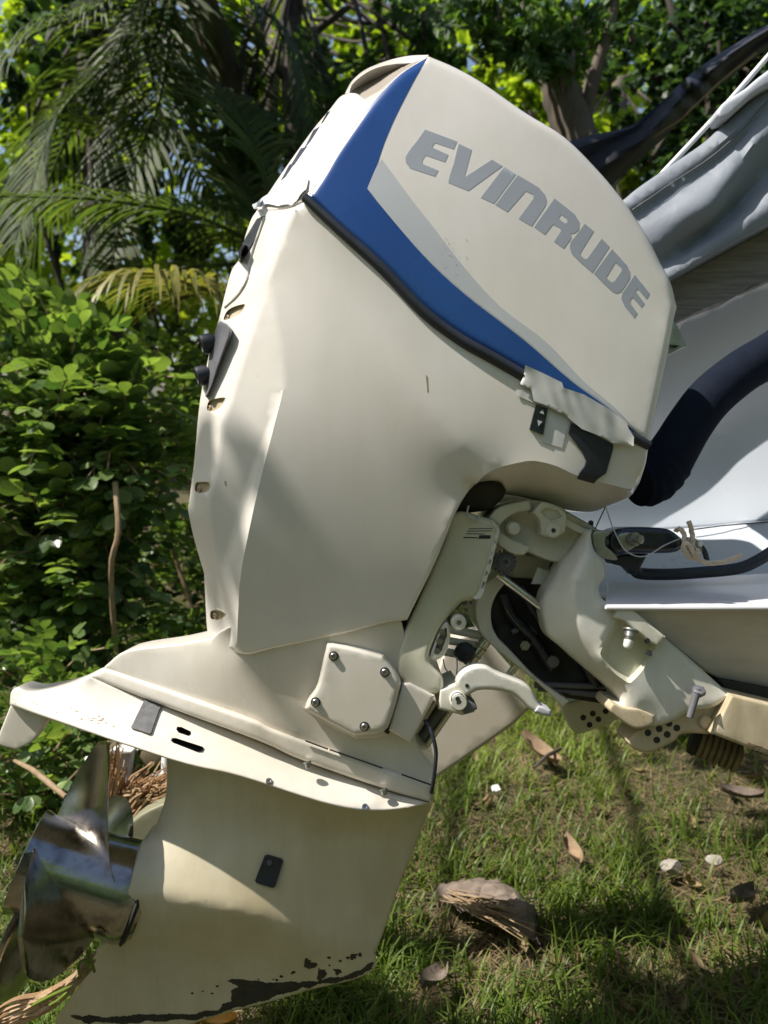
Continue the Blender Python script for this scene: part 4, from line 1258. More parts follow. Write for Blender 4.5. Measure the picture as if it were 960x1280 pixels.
tb_ = relief('transom_beam', tan, boat, segs(fl([(890, 917), (914, 868)], .02), fl([(914, 868), (960, 879), (1150, 925)], .02), fl([(1150, 925), (1800, 1080)], .02), fl([(1800, 1080), (1800, 1240)], .02), fl([(1800, 1240), (1150, 1010)], .02), fl([(1150, 1010), (960, 943), (942, 937), (890, 917)], .02)), D=1.47, rnd=4, grid=12, back=-.12)
drape('beam_rust', M['rust'], tb_, ragged([(932, 928), (950, 932), (975, 942), (975, 948), (942, 937)], .6, 4), tb_, .001, 5)
tube('hull_seam', M['dark'], boat, [P(x, y, 1.90 + .05) - FWD * .012 for x, y in ((862, 662), (900, 657), (960, 652), (1100, 645))], .0016, 6)
# plank under the cover, its pale bead and the corner fitting
relief('deck_plank', M['plank'], boat, segs(fl([(800, 368), (838, 352), (960, 286), (1150, 185)], .03), fl([(1150, 185), (1800, -160)], .03), fl([(1800, -160), (1800, -40)], .03), fl([(1800, -40), (1150, 262)], .03), fl([(1150, 262), (960, 351), (940, 357), (915, 373), (885, 384), (845, 403), (800, 424)], .03), fl([(800, 424), (800, 368)], .03)), D=1.86, rnd=2, grid=14, back=-.05)
tube('bead', M['canvas_light'], boat, [P(x, y, 1.82) for x, y in ((815, 362), (838, 350), (960, 283.5), (1150, 180), (1800, -174))], .0032, 8)
cf = relief('corner_fitting', M['steel'], boat, fl([(825, 400), (844, 402), (858, 433), (832, 446), (825, 444)], .02), D=1.84, rnd=2, grid=6, back=-.04, pockets=[([(834, 430), (850, 432), (833, 441)], .015)])
# canvas cover
cv_out = segs([(760, 262, -.03), (779, 250, .0), (800, 233, .0), (850, 199, .0), (880, 178, .0), (900, 160, .0), (960, 108, .0), (1150, -30, .0)], [(1150, -30, .0), (1800, -500, .0)], [(1800, -500, .0), (1800, -162, .02)], [(1800, -162, .02), (1150, 184, .02)], [(1150, 184, .02), (960, 281, .02), (838, 349, .02), (790, 374, .02)], [(790, 374, .02), (760, 262, -.03)])
cover = relief('boat_cover', M['canvas'], None, cv_out,
               [[(783, 262, .035), (830, 232, .03), (880, 196, .035), (920, 162, .04), (960, 124, .035), (1100, 30, .03)],
                [(790, 272, -.012), (840, 240, -.015), (890, 207, -.012), (930, 172, -.01), (962, 136, -.012), (1100, 45, -.01)],
                [(805, 282, .03), (860, 248, .04), (905, 208, .035), (950, 160, .03)],
                [(815, 312, .03), (850, 290, .045), (880, 272, .058), (905, 240, .062), (920, 212, .060), (940, 182, .05), (975, 140, .04)],
                [(822, 333, -.02), (849, 317, -.03), (885, 289, -.035), (909, 268, -.035), (944, 230, -.03), (1000, 175, -.02)],
                [(830, 341, .03), (869, 315, .04), (910, 290, .04), (960, 255, .05), (1050, 200, .05)]],
               D=1.76, rnd=3, grid=9, back=-.08, soften=8, noise_amp=.0006)
tag(cover, 'grey canvas boat cover hanging in folds over the boat side', 'boat cover')
sv = cr([(793, 268), (840, 236), (890, 203), (930, 168), (962, 132), (1010, 95)], 5)
stp = []
for x, y in sv:
    p, nn = hit(cover, x - 3, y - 6); stp.append(p + nn * .003)
tube('hem_seam', M['greyplastic'], cover, stp, .0011, 5)
relief('cover_flap', M['canvas_light'], cover, segs(fl([(897, 138), (905, 128), (930, 112), (960, 88), (1060, 20)], .02), fl([(1060, 20), (1060, 60), (960, 108), (930, 130), (912, 146), (900, 150)], .02), fl([(900, 150), (896, 144), (897, 138)], .02)), D=1.74, rnd=5, grid=8, back=-.03, bulge=4e-7)
pole = tube('canopy_pole', M['white'], None, [P(826, 219, 1.86), P(898, 142, 1.86), P(964, 66, 1.86), P(1010, 12, 1.86)], .0062, 10)
tag(pole, 'thin white pole rising behind the grey boat cover', 'pole')

# trailer roller
rp = P(893, 934, 1.75)
roller = empty('trailer_roller', rp, 'dark rubber roller with tan ribs under the transom beam', 'roller')
RAX = RIGHT * .80 + TOCAM * .30 - UP * .30
lathe('roller_flange', M['dark'], roller, rp - RIGHT * .055 + UP * .02, RAX, [(0, .018), (.004, .030), (.016, .034), (.020, .030)], 24)
pr = [(.018, .02)]
for k in range(7):
    z = .020 + k * .0125
    pr += [(z, .026), (z + .002, .032), (z + .009, .032), (z + .011, .026)]
pr += [(.11, .02)]
lathe('roller_drum', M['ribbed'], roller, rp - RIGHT * .055 + UP * .02, RAX, pr, 26, sharp=40)

# ================================================================== BLACK TARP
Z8 = lambda pts: zz(600, 0, 2.667, pts)
tarp_top = Z8([(220, 500), (300, 470), (400, 445), (500, 420), (560, 376), (610, 335), (660, 285), (705, 245), (760, 205), (820, 165), (960, 80), (1150, -20)])
tarp_bot = Z8([(380, 680), (440, 615), (520, 545), (570, 500), (610, 462), (655, 415), (700, 370), (750, 325), (800, 282), (860, 235), (960, 160), (1150, 60)])
rows = []
tt = cr(tarp_top, 5); tb2 = cr(tarp_bot, 5)
nrow = 13
for i in range(nrow):
    f = i / (nrow - 1)
    row = []
    for j, (p0, p1) in enumerate(zip(tt, tb2)):
        p = p0 + (p1 - p0) * f
        s = j / (len(tt) - 1)
        near = math.exp(-((s - .62) / .10) ** 2)
        fold = .05 * math.sin(f * 9 + s * 7) * (1 - near) + near * .09 * math.sin(f * 3 - s * 60)
        row.append(P(p[0], p[1], 3.0 - fold - .18 * math.sin(f * math.pi) + .15 * f))
    rows.append(row)
tarp = sheet('tarp', M['tarp'], None, rows, .004)
tag(tarp, 'dark folded tarp stretched between the trees behind the boat', 'tarp')
sl2 = tube('tarp_cord', M['twig'], tarp, [P(795, 184, 2.95), P(850, 150, 2.95), P(900, 68 + 34, 2.93), P(945, 66, 2.93)], .005, 6)

# ================================================================== GROUND AND GRASS
gx = np.concatenate([[-60, -25, -12], np.linspace(-6, 6, 70), [12, 25, 60]])
gy = np.concatenate([[-30, -10, -2], np.linspace(0, 10, 60), [14, 25, 45, 90]])


def gz(x, y):
    return .03 * np.sin(x * 1.7 + .6) * np.sin(y * 1.3 + 1) + .015 * np.sin(x * 4.1 + y * 2.3) + .010 * np.sin(x * 9.1 - y * 7.3)


gv_ = [(x, y, gz(x, y) if abs(x) < 6.1 and 0 <= y <= 10 else 0.) for y in gy for x in gx]
nx = len(gx)
gf = [(j * nx + i, j * nx + i + 1, (j + 1) * nx + i + 1, (j + 1) * nx + i) for j in range(len(gy) - 1) for i in range(nx - 1)]
ground = mk('ground', gv_, gf, M['soil'], None, 180)
ground['kind'] = 'structure'


def vnoise(x, y, s, seed):
    r = np.random.default_rng(seed)
    t = r.random((64, 64))
    fx, fy = x * s, y * s
    ix, iy = np.floor(fx).astype(int), np.floor(fy).astype(int)
    ux, uy = fx - ix, fy - iy
    ux, uy = ux * ux * (3 - 2 * ux), uy * uy * (3 - 2 * uy)
    g = lambda a, b: t[a % 64, b % 64]
    return (g(ix, iy) * (1 - ux) + g(ix + 1, iy) * ux) * (1 - uy) + (g(ix, iy + 1) * (1 - ux) + g(ix + 1, iy + 1) * ux) * uy


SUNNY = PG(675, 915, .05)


def blades(name, n, xr, yr, length, width, lean, mat, dens_fn, up=1.0, seg=4):
    y = yr[0] + (yr[1] - yr[0]) * RNG.random(n * 3) ** 1.6
    x = RNG.uniform(xr[0], xr[1], n * 3) * (.35 + y / yr[1])
    k = RNG.random(n * 3) < dens_fn(x, y)
    x, y = x[k][:n], y[k][:n]
    n = len(x)
    az = RNG.uniform(0, 2 * math.pi, n)
    L_ = RNG.uniform(*length, n)
    ln = RNG.uniform(*lean, n)
    W = RNG.uniform(*width, n)
    dx, dy = np.cos(az), np.sin(az)
    px, py = -dy, dx
    V = np.zeros((n, 2 * seg + 1, 3))
    cx, cy, cz = x.copy(), y.copy(), gz(x, y) - .004
    for s in range(seg + 1):
        t = s / seg
        wv = W * (1 - t ** 1.7) * .5
        if s < seg:
            V[:, 2 * s] = np.stack([cx - px * wv, cy - py * wv, cz], 1)
            V[:, 2 * s + 1] = np.stack([cx + px * wv, cy + py * wv, cz], 1)
        else:
            V[:, 2 * s] = np.stack([cx, cy, cz], 1)
        an = ln * (.35 + 1.5 * t)
        st = L_ / seg
        cx = cx + dx * np.sin(an) * st; cy = cy + dy * np.sin(an) * st; cz = np.maximum(cz + np.cos(an) * st * up, gz(x, y) + .003)
    tri = []
    for s in range(seg - 1):
        tri += [(2 * s, 2 * s + 1, 2 * s + 3), (2 * s, 2 * s + 3, 2 * s + 2)]
    tri += [(2 * seg - 2, 2 * seg - 1, 2 * seg)]
    tri = np.array(tri)
    nv = 2 * seg + 1
    Fc = (tri[None] + (np.arange(n) * nv)[:, None, None]).reshape(-1, 3)
    sun_tint = np.clip(1.4 - np.hypot((x - SUNNY[0]) * .8, y - SUNNY[1]) / .40, 0, 1)      # sunlit patch painted into the blade tone
    tone = np.repeat(np.clip(RNG.normal(.36, .2, n) + .5 * sun_tint, 0, 1), len(tri))
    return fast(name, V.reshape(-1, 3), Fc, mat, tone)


def fast(name, V, Fc, mat, tone, parent=None, smooth=False):
    me = bpy.data.meshes.new(name)
    c = np.zeros(3)
    if parent is not None:
        c = WL[parent]
    V = V - c
    me.vertices.add(len(V)); me.vertices.foreach_set('co', V.astype(np.float32).ravel())
    m_ = len(Fc)
    me.loops.add(m_ * 3); me.loops.foreach_set('vertex_index', Fc.astype(np.int32).ravel())
    me.polygons.add(m_)
    me.polygons.foreach_set('loop_start', np.arange(m_, dtype=np.int32) * 3)
    if smooth:
        me.polygons.foreach_set('use_smooth', np.ones(m_, bool))
    me.update(calc_edges=True)
    me.materials.append(mat)
    a_ = me.attributes.new('tone', 'FLOAT', 'FACE'); a_.data.foreach_set('value', tone.astype(np.float32))
    o = bpy.data.objects.new(name, me); COL.objects.link(o)
    if parent is not None:
        o.parent = parent
    WL[o] = c
    return o


CLEAR = [(PG(610, 1140, .03), .15), (PG(655, 1165, .03), .08), (PG(570, 1118, .03), .08), (PG(668, 940, .03), .14), (PG(716, 1066, .03), .08), (PG(839, 1084, .03), .09), (PG(892, 1074, .03), .08), (PG(542, 1228, .03), .08),
         (PG(928, 995, .03), .10), (PG(928, 1125, .03), .08), (PG(262, 1280, .03), .06), (PG(617, 988, .03), .06)]


def gd(x, y):
    v_ = np.clip((vnoise(x + 20, y, 2.6, 3) * .7 + vnoise(x + 7, y, 6., 5) * .3 - .16 - .13 * np.clip(x - .5, 0, 1)) * 1.9, .18, 1)
    for c_, r_ in CLEAR:
        v_ = v_ * np.clip(np.hypot(x - c_[0], (y - c_[1] + r_ * .5) * .8) / r_ - .55, 0, 1)
    return v_

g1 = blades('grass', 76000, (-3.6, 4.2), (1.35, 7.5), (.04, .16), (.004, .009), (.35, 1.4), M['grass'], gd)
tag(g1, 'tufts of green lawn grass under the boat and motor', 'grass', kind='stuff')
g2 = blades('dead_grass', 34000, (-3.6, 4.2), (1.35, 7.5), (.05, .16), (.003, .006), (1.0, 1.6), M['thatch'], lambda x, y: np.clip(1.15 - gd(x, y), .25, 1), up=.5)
tag(g2, 'flat dry thatch and dead grass lying between the green tufts', 'dead grass', kind='stuff')


def ground_piece(name, mat, pts, label, cat, curl=.02, group=None, noise_=.004, grid=5):
    """a leaf or shard lying on the ground at the traced spot"""
    B = dens([(x, y, 0) for x, y in pts], grid, True)
    xy, tri, src = triangulate(B, [], [], grid)
    poly = np.array([p[:2] for p in B])
    d = segdist(xy, poly, np.roll(poly, -1, 0))
    dm = d.max() + 1e-6
    top = []
    for (x, y), dd in zip(xy, d):
        p = PG(x, y, .03)
        s = dd / dm
        top.append(p + np.array((0, 0, .012 + curl * (s ** .6) + RNG.normal(0, noise_))))
    n_ = len(top)
    bk = [p - np.array((0, 0, .004)) for p in top]
    fs = [tuple(map(int, t)) for t in tri] + [tuple(int(q) + n_ for q in t[::-1]) for t in tri]
    k = len(B)
    cnt = {}
    for t in tri:
        for q in range(3):
            a_, b2_ = int(t[q]), int(t[(q + 1) % 3])
            if (b2_, a_) in cnt: del cnt[(b2_, a_)]
            else: cnt[(a_, b2_)] = 1
    for a_, b2_ in cnt:
        fs.append((b2_, a_, a_ + n_, b2_ + n_))
    o = mk(name, top + bk, fs, mat, None, 60, fix=True)
    return tag(o, label, cat, group)


Z66 = lambda pts: zz(480, 854, 2, pts)
ground_piece('palm_husk', M['husk'], ragged(Z66([(125, 520), (170, 512), (220, 503), (290, 506), (310, 520), (345, 545), (350, 560), (380, 575), (376, 610), (384, 660), (360, 640), (300, 620), (240, 592), (190, 575), (150, 548)]), .8, 6), 'large brown fibrous palm husk lying on the grass', 'palm husk', .05)


def leaf_data(c, L_, az, tilt, curl, wd=.45):
    """a thin dry leaf, cupped along its rib"""
    R_ = Matrix.Rotation(az, 3, 'Z') @ Matrix.Rotation(tilt, 3, 'X')
    top, bot, fs = [], [], []
    nu, nv2 = 9, 5
    for i in range(nu):
        u_ = i / (nu - 1)
        wv = wd * L_ * .5 * math.sin(math.pi * (.04 + .92 * u_)) ** .8
        for k in range(nv2):
            t_ = -1 + k / 2
            z = curl * L_ * (t_ * t_ * .55 + 1.1 * (u_ - .5) ** 2) + RNG.normal(0, .004 * L_)
            p = np.array(R_ @ Vector((wv * t_, (u_ - .5) * L_, z))) + c
            top.append(p); bot.append(p - np.array((0, 0, .0012)))
    n_ = nu * nv2
    for i in range(nu - 1):
        for k in range(nv2 - 1):
            q = (i * nv2 + k, i * nv2 + k + 1, (i + 1) * nv2 + k + 1, (i + 1) * nv2 + k)
            fs += [q, tuple(x + n_ for x in q[::-1])]
    rim_ = [k for k in range(nv2)] + [i * nv2 + nv2 - 1 for i in range(1, nu)] + [(nu - 1) * nv2 + k for k in range(nv2 - 2, -1, -1)] + [i * nv2 for i in range(nu - 2, 0, -1)]
    for x, y in zip(rim_, rim_[1:] + rim_[:1]):
        fs.append((x, y, y + n_, x + n_))
    return top + bot, fs


for x, y, L_, az, tl, cu, mt, lb in (
        (672, 940, .19, .9, .45, .3, 'deadleaf', 'brown curled leaf lying in the sunny patch of grass'),
        (714, 1066, .11, .3, .3, .4, 'deadleaf', 'small tan leaf in the grass above the palm husk'),
        (541, 1228, .13, 2.6, .25, .3, 'husk', 'flat grey brown leaf at the foot of the picture left of the husk'),
        (926, 996, .15, 1.4, .1, .3, 'husk', 'dark brown leaf in the shade below the trailer roller'),
        (928, 1126, .13, 2.2, .1, .4, 'husk', 'dull brown leaf below the pale stones at the right edge'),
        (262, 1279, .12, 1.9, .4, .3, 'orangeleaf', 'orange leaf on the ground below the skeg')):
    v_, f_ = leaf_data(PG(x, y, .055), L_, az, tl, cu)
    tag(mk('fallen_leaf', v_, f_, M[mt], None, 70, fix=True), lb, 'fallen leaf')
parts = []
for k in range(420):
    y = 1.5 + 4.5 * RNG.random() ** 1.4
    x = RNG.uniform(-.4, 1.0) * (.45 + y * .45)
    parts.append(leaf_data(np.array((x, y, gz(x, y) + RNG.uniform(.008, .04))), RNG.uniform(.025, .065), RNG.uniform(0, 6.3), RNG.normal(0, .5), RNG.uniform(.1, .6), RNG.uniform(.3, .6)))
v_, f_ = merge(parts)
tn_ = np.repeat(RNG.random(420), len(parts[0][1]))
tag(mk('leaf_litter', v_, f_, M['thatch'], None, 70, tones=tn_), 'scatter of small dry leaves among the grass blades', 'leaf litter', kind='stuff')


def stone(x, y, r, label, seed):
    bm = bmesh.new()
    bmesh.ops.create_icosphere(bm, subdivisions=3, radius=1)
    rr = np.random.default_rng(seed)
    k_ = rr.normal(0, 1, (6, 3)); k_ /= np.linalg.norm(k_, axis=1)[:, None]
    c_ = rr.uniform(.35, .75, 6)
    for v in bm.verts:
        p = np.array(v.co)
        for kk, cc in zip(k_, c_):           # flats struck off a round pebble
            d_ = p @ kk - cc
            if d_ > 0:
                p = p - kk * d_
        p *= 1 + rr.normal(0, .03)
        v.co = Vector(p * r * np.array((1.1, .85, .6)))
    vs_ = [np.array(v.co) + PG(x, y, .035) for v in bm.verts]
    fs_ = [tuple(v.index for v in f.verts) for f in bm.faces]
    bm.free()
    return tag(mk('stone', vs_, fs_, M['stone'], None, 25), label, 'stone')


stone(839, 1083, .034, 'pale angular stone lying in the grass', 4)
stone(893, 1075, .026, 'greyish stone half hidden in grass right of the pale angular stone', 9)
ground_piece('paper_scrap', M['white'], Z66([(268, 265), (285, 260), (292, 272), (272, 282)]), 'tiny white scrap in the grass left of the sunny patch', 'litter', .008)
# fibres over the husk
hk = [o for o in COL.objects if o.name == 'palm_husk'][0]
parts = []
for k in range(60):
    f = RNG.uniform(0, 1)
    x0, y0 = 545 + 118 * f * .2 + RNG.normal(0, 3), 1111 + RNG.uniform(-4, 14)
    x1, y1 = 655 + RNG.normal(0, 14), 1128 + 48 * RNG.random()
    a0, a1 = RNG.uniform(0, .5), RNG.uniform(.6, 1.08)
    q0 = (x0 + (x1 - x0) * a0, y0 + (y1 - y0) * a0); q1 = (x0 + (x1 - x0) * a1, y0 + (y1 - y0) * a1)
    mid = ((q0[0] + q1[0]) / 2, (q0[1] + q1[1]) / 2 + RNG.normal(0, 2))
    pts = [PG(q0[0], q0[1], .06), PG(mid[0], mid[1], .105 + RNG.uniform(-.012, .01)), PG(q1[0], q1[1], .055 + RNG.uniform(-.02, .03))]
    parts.append(tube_data(cr(pts, 3), .0016, 4))
v_, f_ = merge(parts)
fo_ = mk('fibres', v_, f_, M['twig'], hk, 60); fo_['kind'] = 'stuff'
tag(tube('stick', M['barkdark'], None, [PG(668, 960, .05), PG(683, 945, .07), PG(700, 936, .06)], .008, 6), 'short dark stick beside the curled brown leaf', 'stick')
tag(tube('stick', M['twig'], None, [P(18, 951, 2.6), P(40, 962, 2.55), P(60, 978, 2.5), P(82, 996, 2.45)], [.006, .009, .010, .008], 8), 'pale brown stick slanting down behind the propeller', 'stick')

# ---- litter behind the propeller: grey bracket, dry stalks
Z7 = lambda pts: zz(100, 860, 6, pts)
rack = empty('plastic_rack', PG(155, 1010), 'broken grey plastic rack among dry stalks behind the propeller', 'rack')
relief('rack_post', M['greywhite'], rack, fl(Z7([(288, 488), (388, 478), (345, 800), (308, 800), (270, 580)]), .02), D=2.35, rnd=1.5, grid=7)
relief('rack_cap', M['white'], rack, fl(Z7([(215, 478), (250, 462), (390, 470), (388, 492), (285, 500), (215, 500)]), .03), D=2.34, rnd=1.5, grid=6)
tube('rack_arm', M['white'], rack, [P(108, 950, 2.36), P(140, 943, 2.35), P(152, 940, 2.35)], [.010, .010, .012], 10)
lathe('rack_knob', M['greywhite'], rack, P(164, 977, 2.38), TOCAM + RIGHT * .3, [(0, .02), (.01, .024), (.012, .02), (.018, .024), (.02, .02), (.03, .022)], 16)
lathe('rack_ring', M['ribbed'], rack, P(152, 934, 2.40), TOCAM, [(0, .03), (.02, .03), (.022, .02)], 16)
lathe('rack_ring', M['ribbed'], rack, P(190, 943, 2.42), TOCAM, [(0, .03), (.02, .03), (.022, .02)], 16)
tube('rack_arm', M['white'], rack, [P(207, 946, 2.38), P(206, 968, 2.37), P(196, 972, 2.36), P(188, 974, 2.36)], [.012, .012, .018, .014], 10)
parts, tones = [], []
for k in range(280):
    if k < 120:
        x0, y0 = RNG.uniform(118, 142), RNG.uniform(995, 1030)
        x1, y1 = x0 + RNG.uniform(2, 22), y0 - RNG.uniform(30, 75)
    else:
        x0, y0 = RNG.uniform(140, 175), RNG.uniform(990, 1032)
        x1, y1 = x0 + RNG.uniform(15, 60), y0 - RNG.uniform(5, 45)
    d_ = RNG.uniform(2.2, 2.42)
    m_ = P((x0 + x1) / 2 + RNG.normal(0, 2), (y0 + y1) / 2 + RNG.normal(0, 2), d_)
    v_, f_ = tube_data([P(x0, y0, d_), m_, P(x1, y1, d_ + RNG.uniform(-.06, .06))], [.0032, .0036, .002], 5)
    parts.append((v_, f_)); tones += [RNG.uniform(0, 1)] * len(f_)
vs, fs = merge(parts)
st_ = mk('dry_stalks', vs, fs, M['straw'], None, 60, tones=tones)
tag(st_, 'heap of dry reddish brown stalks behind the propeller', 'dry stalks', kind='stuff')
# dry palm strips under the propeller
parts, tones = [], []
for k in range(16):
    o_ = RNG.uniform(-10, 14)
    pts = cr([(116 + RNG.uniform(-6, 4), 1196 + o_ * .4 + RNG.uniform(-8, 10), 1.52), (92, 1225 + o_ * .6, 1.50), (55, 1250 + o_, 1.49), (15, 1272 + o_ + RNG.uniform(-14, 8), 1.48), (-30, 1288 + o_, 1.48)], 5)
    v_, f_ = tube_data([P(p[0], p[1], p[2] + RNG.uniform(-.004, .004)) for p in pts], [.002 + .004 * math.sin(math.pi * min(1, i / len(pts) * 1.1 + .05)) for i in range(len(pts))], 5)
    parts.append((v_, f_)); tones += [RNG.uniform(.3, 1)] * len(f_)
vs, fs = merge(parts)
ps = mk('palm_strips', vs, fs, M['straw'], None, 60, tones=tones)
tag(ps, 'dry orange palm leaf strips caught under the propeller', 'palm strips', kind='stuff')
parts = []
for pts in ([(118, 1215, 1.50), (113, 1195, 1.49), (112, 1184, 1.49)], [(100, 1222, 1.50), (98, 1206, 1.49), (106, 1200, 1.49), (112, 1208, 1.49)], [(108, 1218, 1.5), (110, 1200, 1.49), (108, 1186, 1.49)], [(30, 1262, 1.48), (60, 1246, 1.48), (90, 1232, 1.49)], [(62, 1256, 1.48), (72, 1250, 1.48), (84, 1240, 1.48)]):
    pts = cr(pts, 4)
    v_, f_ = tube_data([P(*p) for p in pts], [.0028] * (len(pts) - 1) + [.0008], 5)
    parts.append((v_, f_))
vs, fs = merge(parts)
gb = mk('grass_tuft', vs, fs, M['grass'], None, 60, tones=[.95] * len(fs))
tag(gb, 'few bright green blades beside the propeller hub', 'grass', kind='stuff')

# ================================================================== PLANTS
LEAF = np.array([(0, 0, 0), (-.30, .35, .05), (.30, .35, .05), (-.38, .68, .02), (.38, .68, .02), (0, .5, -.03), (0, 1, -.10)])
LEAF_T = np.array([(0, 5, 1), (0, 2, 5), (1, 5, 3), (2, 4, 5), (3, 5, 6), (5, 4, 6)])
ROUND = np.array([(0, 0, 0), (-.17, .16, .03), (-.29, .38, .055), (-.345, .6, .05), (-.30, .80, .02), (-.17, .94, -.03), (0, 1, -.08),
                  (.17, .94, -.03), (.30, .80, .02), (.345, .6, .05), (.29, .38, .055), (.17, .16, .03), (0, .35, -.015), (0, .7, -.035)])
ROUND_T = np.array([(0, 12, 1), (1, 12, 2), (2, 12, 13), (2, 13, 3), (3, 13, 4), (4, 13, 5), (5, 13, 6),
                    (0, 11, 12), (11, 10, 12), (10, 13, 12), (10, 9, 13), (9, 8, 13), (8, 7, 13), (7, 6, 13)])
NARROW = np.array([(0, 0, 0), (-.16, .45, .04), (.16, .45, .04), (0, .45, -.02), (0, 1, -.08)])
NARROW_T = np.array([(0, 3, 1), (0, 2, 3), (1, 3, 4), (3, 2, 4)])


def norm(a_):
    return a_ / (np.linalg.norm(a_, axis=-1, keepdims=True) + 1e-9)


def leaf_frames(n, axis, nrm):
    axis = norm(axis)
    nrm = norm(nrm - axis * (nrm * axis).sum(1, keepdims=True))
    side = np.cross(axis, nrm)
    return np.stack([side, axis, nrm], 2)      # columns


def foliage(name, pos, axis, nrm, size, mat, parent, shape=(LEAF, LEAF_T), tone=None):
    lf, lt_ = shape
    n = len(pos)
    R = leaf_frames(n, axis, nrm)
    V = np.einsum('nij,kj->nki', R, lf) * size[:, None, None] + pos[:, None]
    Fc = (lt_[None] + (np.arange(n) * len(lf))[:, None, None]).reshape(-1, 3)
    tone = RNG.random(n) if tone is None else tone
    return fast(name, V.reshape(-1, 3), Fc, mat, np.repeat(tone, len(lt_)), parent, smooth=True)


def branch(p0, p1, bend=.1, k=5):
    p0, p1 = np.array(p0), np.array(p1)
    mid = (p0 + p1) / 2 + RNG.normal(0, bend, 3) * np.linalg.norm(p1 - p0)
    return cr([p0, mid, p1], k)


# ---- leafy bush on the left, compound sprays of round leaves
leaf_me = bpy.data.meshes.new('leaf')
leaf_me.from_pydata(ROUND.tolist(), [], [tuple(map(int, t)) for t in ROUND_T])
leaf_me.polygons.foreach_set('use_smooth', [True] * len(ROUND_T))
leaf_me.materials.append(M['bush'])


def sprays(cands, per, leafsize, droop=.35):
    """compound leaves: pairs of leaflets along short drooping stalks"""
    pos, ax, nr, sz, stalks = [], [], [], [], []
    for c, out in cands:
        d = out + RNG.normal(0, .35, 3); d[2] += RNG.uniform(-.1, .35); d /= np.linalg.norm(d)
        Ls = RNG.uniform(.14, .26)
        side = np.cross(d, (0, 0, 1.)); side /= np.linalg.norm(side) + 1e-9
        up_ = np.cross(side, d)
        pts = []
        for k in range(per + 1):
            t = k / per
            p = c + d * Ls * t + np.array((0, 0, -droop * Ls * t * t))
            pts.append(p)
            if k == 0: continue
            for s in (-1, 1):
                a_ = side * s * .85 + d * .55 + np.array((0, 0, -.25)) + RNG.normal(0, .12, 3)
                pos.append(p); ax.append(a_); nr.append(up_ + RNG.normal(0, .25, 3))
                sz.append(leafsize * RNG.uniform(.5, 1.3) * (.75 + .4 * t))
        pos.append(pts[-1]); ax.append(d + np.array((0, 0, -.4))); nr.append(up_); sz.append(leafsize * 1.1)
        stalks.append(pts)
    return np.array(pos), np.array(ax), np.array(nr), np.array(sz), stalks


def bush(name, label, region, depth, nspray, leafsize, nparts, mat_mass, seed, group=None, stems=(), per=3):
    """region: list of (x, y, radius px) blobs of foliage seen in the photograph"""
    base_ = PG(*region[-1][:2]) if False else P(region[-1][0], region[-1][1], depth + .3)
    base_ = np.array((base_[0], base_[1], 0.))
    root = empty(name, base_, label, 'bush', group)
    cands = []
    wgt = np.array([r[2] ** 2 for r in region], float); wgt /= wgt.sum()
    for k in range(nspray):
        x, y, r = region[RNG.choice(len(region), p=wgt)]
        a_ = RNG.uniform(0, 2 * math.pi); q = math.sqrt(RNG.random())
        xx, yy = x + r * q * math.cos(a_), y + r * q * math.sin(a_)
        dd = depth - .35 * math.sqrt(max(0, 1 - q * q)) * r / 100 * RNG.uniform(.2, 1) + RNG.uniform(0, .55)
        c = P(xx, yy, dd)
        out = RIGHT * math.cos(a_) * q + UP * (-math.sin(a_) * q + .35) + TOCAM * (.6)
        cands.append((c, out))
    cands.sort(key=lambda t: (t[0] - CAM) @ FWD)
    pos, ax, nr, sz, stalks = sprays(cands, per, leafsize)
    n1 = min(nparts, len(pos))
    R = leaf_frames(n1, ax[:n1], nr[:n1])
    for i in range(n1):
        o = bpy.data.objects.new('leaf', leaf_me)
        COL.objects.link(o)
        o.parent = root
        m4 = Matrix.Identity(4)
        for r_ in range(3):
            for c_ in range(3):
                m4[r_][c_] = R[i][r_, c_] * sz[i]
            m4[r_][3] = pos[i][r_] - base_[r_]
        o.matrix_local = m4
    if len(pos) > n1:
        fo = foliage('foliage', pos[n1:], ax[n1:], nr[n1:], sz[n1:], mat_mass, root, (ROUND, ROUND_T))
        fo['kind'] = 'stuff'
    parts = [tube_data(s, [.0035] * len(s), 4) for s in stalks[::2]]
    vs_, fs_ = merge(parts)
    so = mk('stalks', vs_, fs_, M['twig'], root, 60)
    so['kind'] = 'stuff'
    for s in stems:
        tube('stem', M['twig'], root, [P(*p) for p in cr(s, 4)], .011, 7)
    return root


bush('leafy_bush', 'bright leafy bush with round leaves at the left edge', [(35, 440, 60), (95, 470, 50), (140, 505, 40), (50, 520, 90), (120, 560, 75), (165, 580, 40), (40, 650, 90), (60, 700, 80), (130, 640, 45), (90, 760, 70), (20, 780, 70)], 3.5, 1000, .074, 300, M['bushmass'], 1,
     stems=[[(152, 900, 3.4), (139, 722, 3.12), (148, 665, 3.08), (144, 603, 3.15)], [(95, 880, 3.5), (75, 820, 3.5), (66, 785, 3.5)], [(15, 860, 3.5), (5, 800, 3.5)]])
bush('leafy_bush', 'dark small leaved bush between the bright bush and the motor', [(215, 470, 40), (230, 540, 45), (215, 620, 50), (235, 700, 45), (200, 760, 50), (225, 830, 45), (150, 830, 50)], 4.3, 420, .055, 200, M['bushmass'], 2, per=3,
     stems=[[(262, 700, 4.2), (225, 560, 4.1), (190, 520, 4.1)], [(240, 760, 4.2), (205, 650, 4.2), (196, 590, 4.2)]])
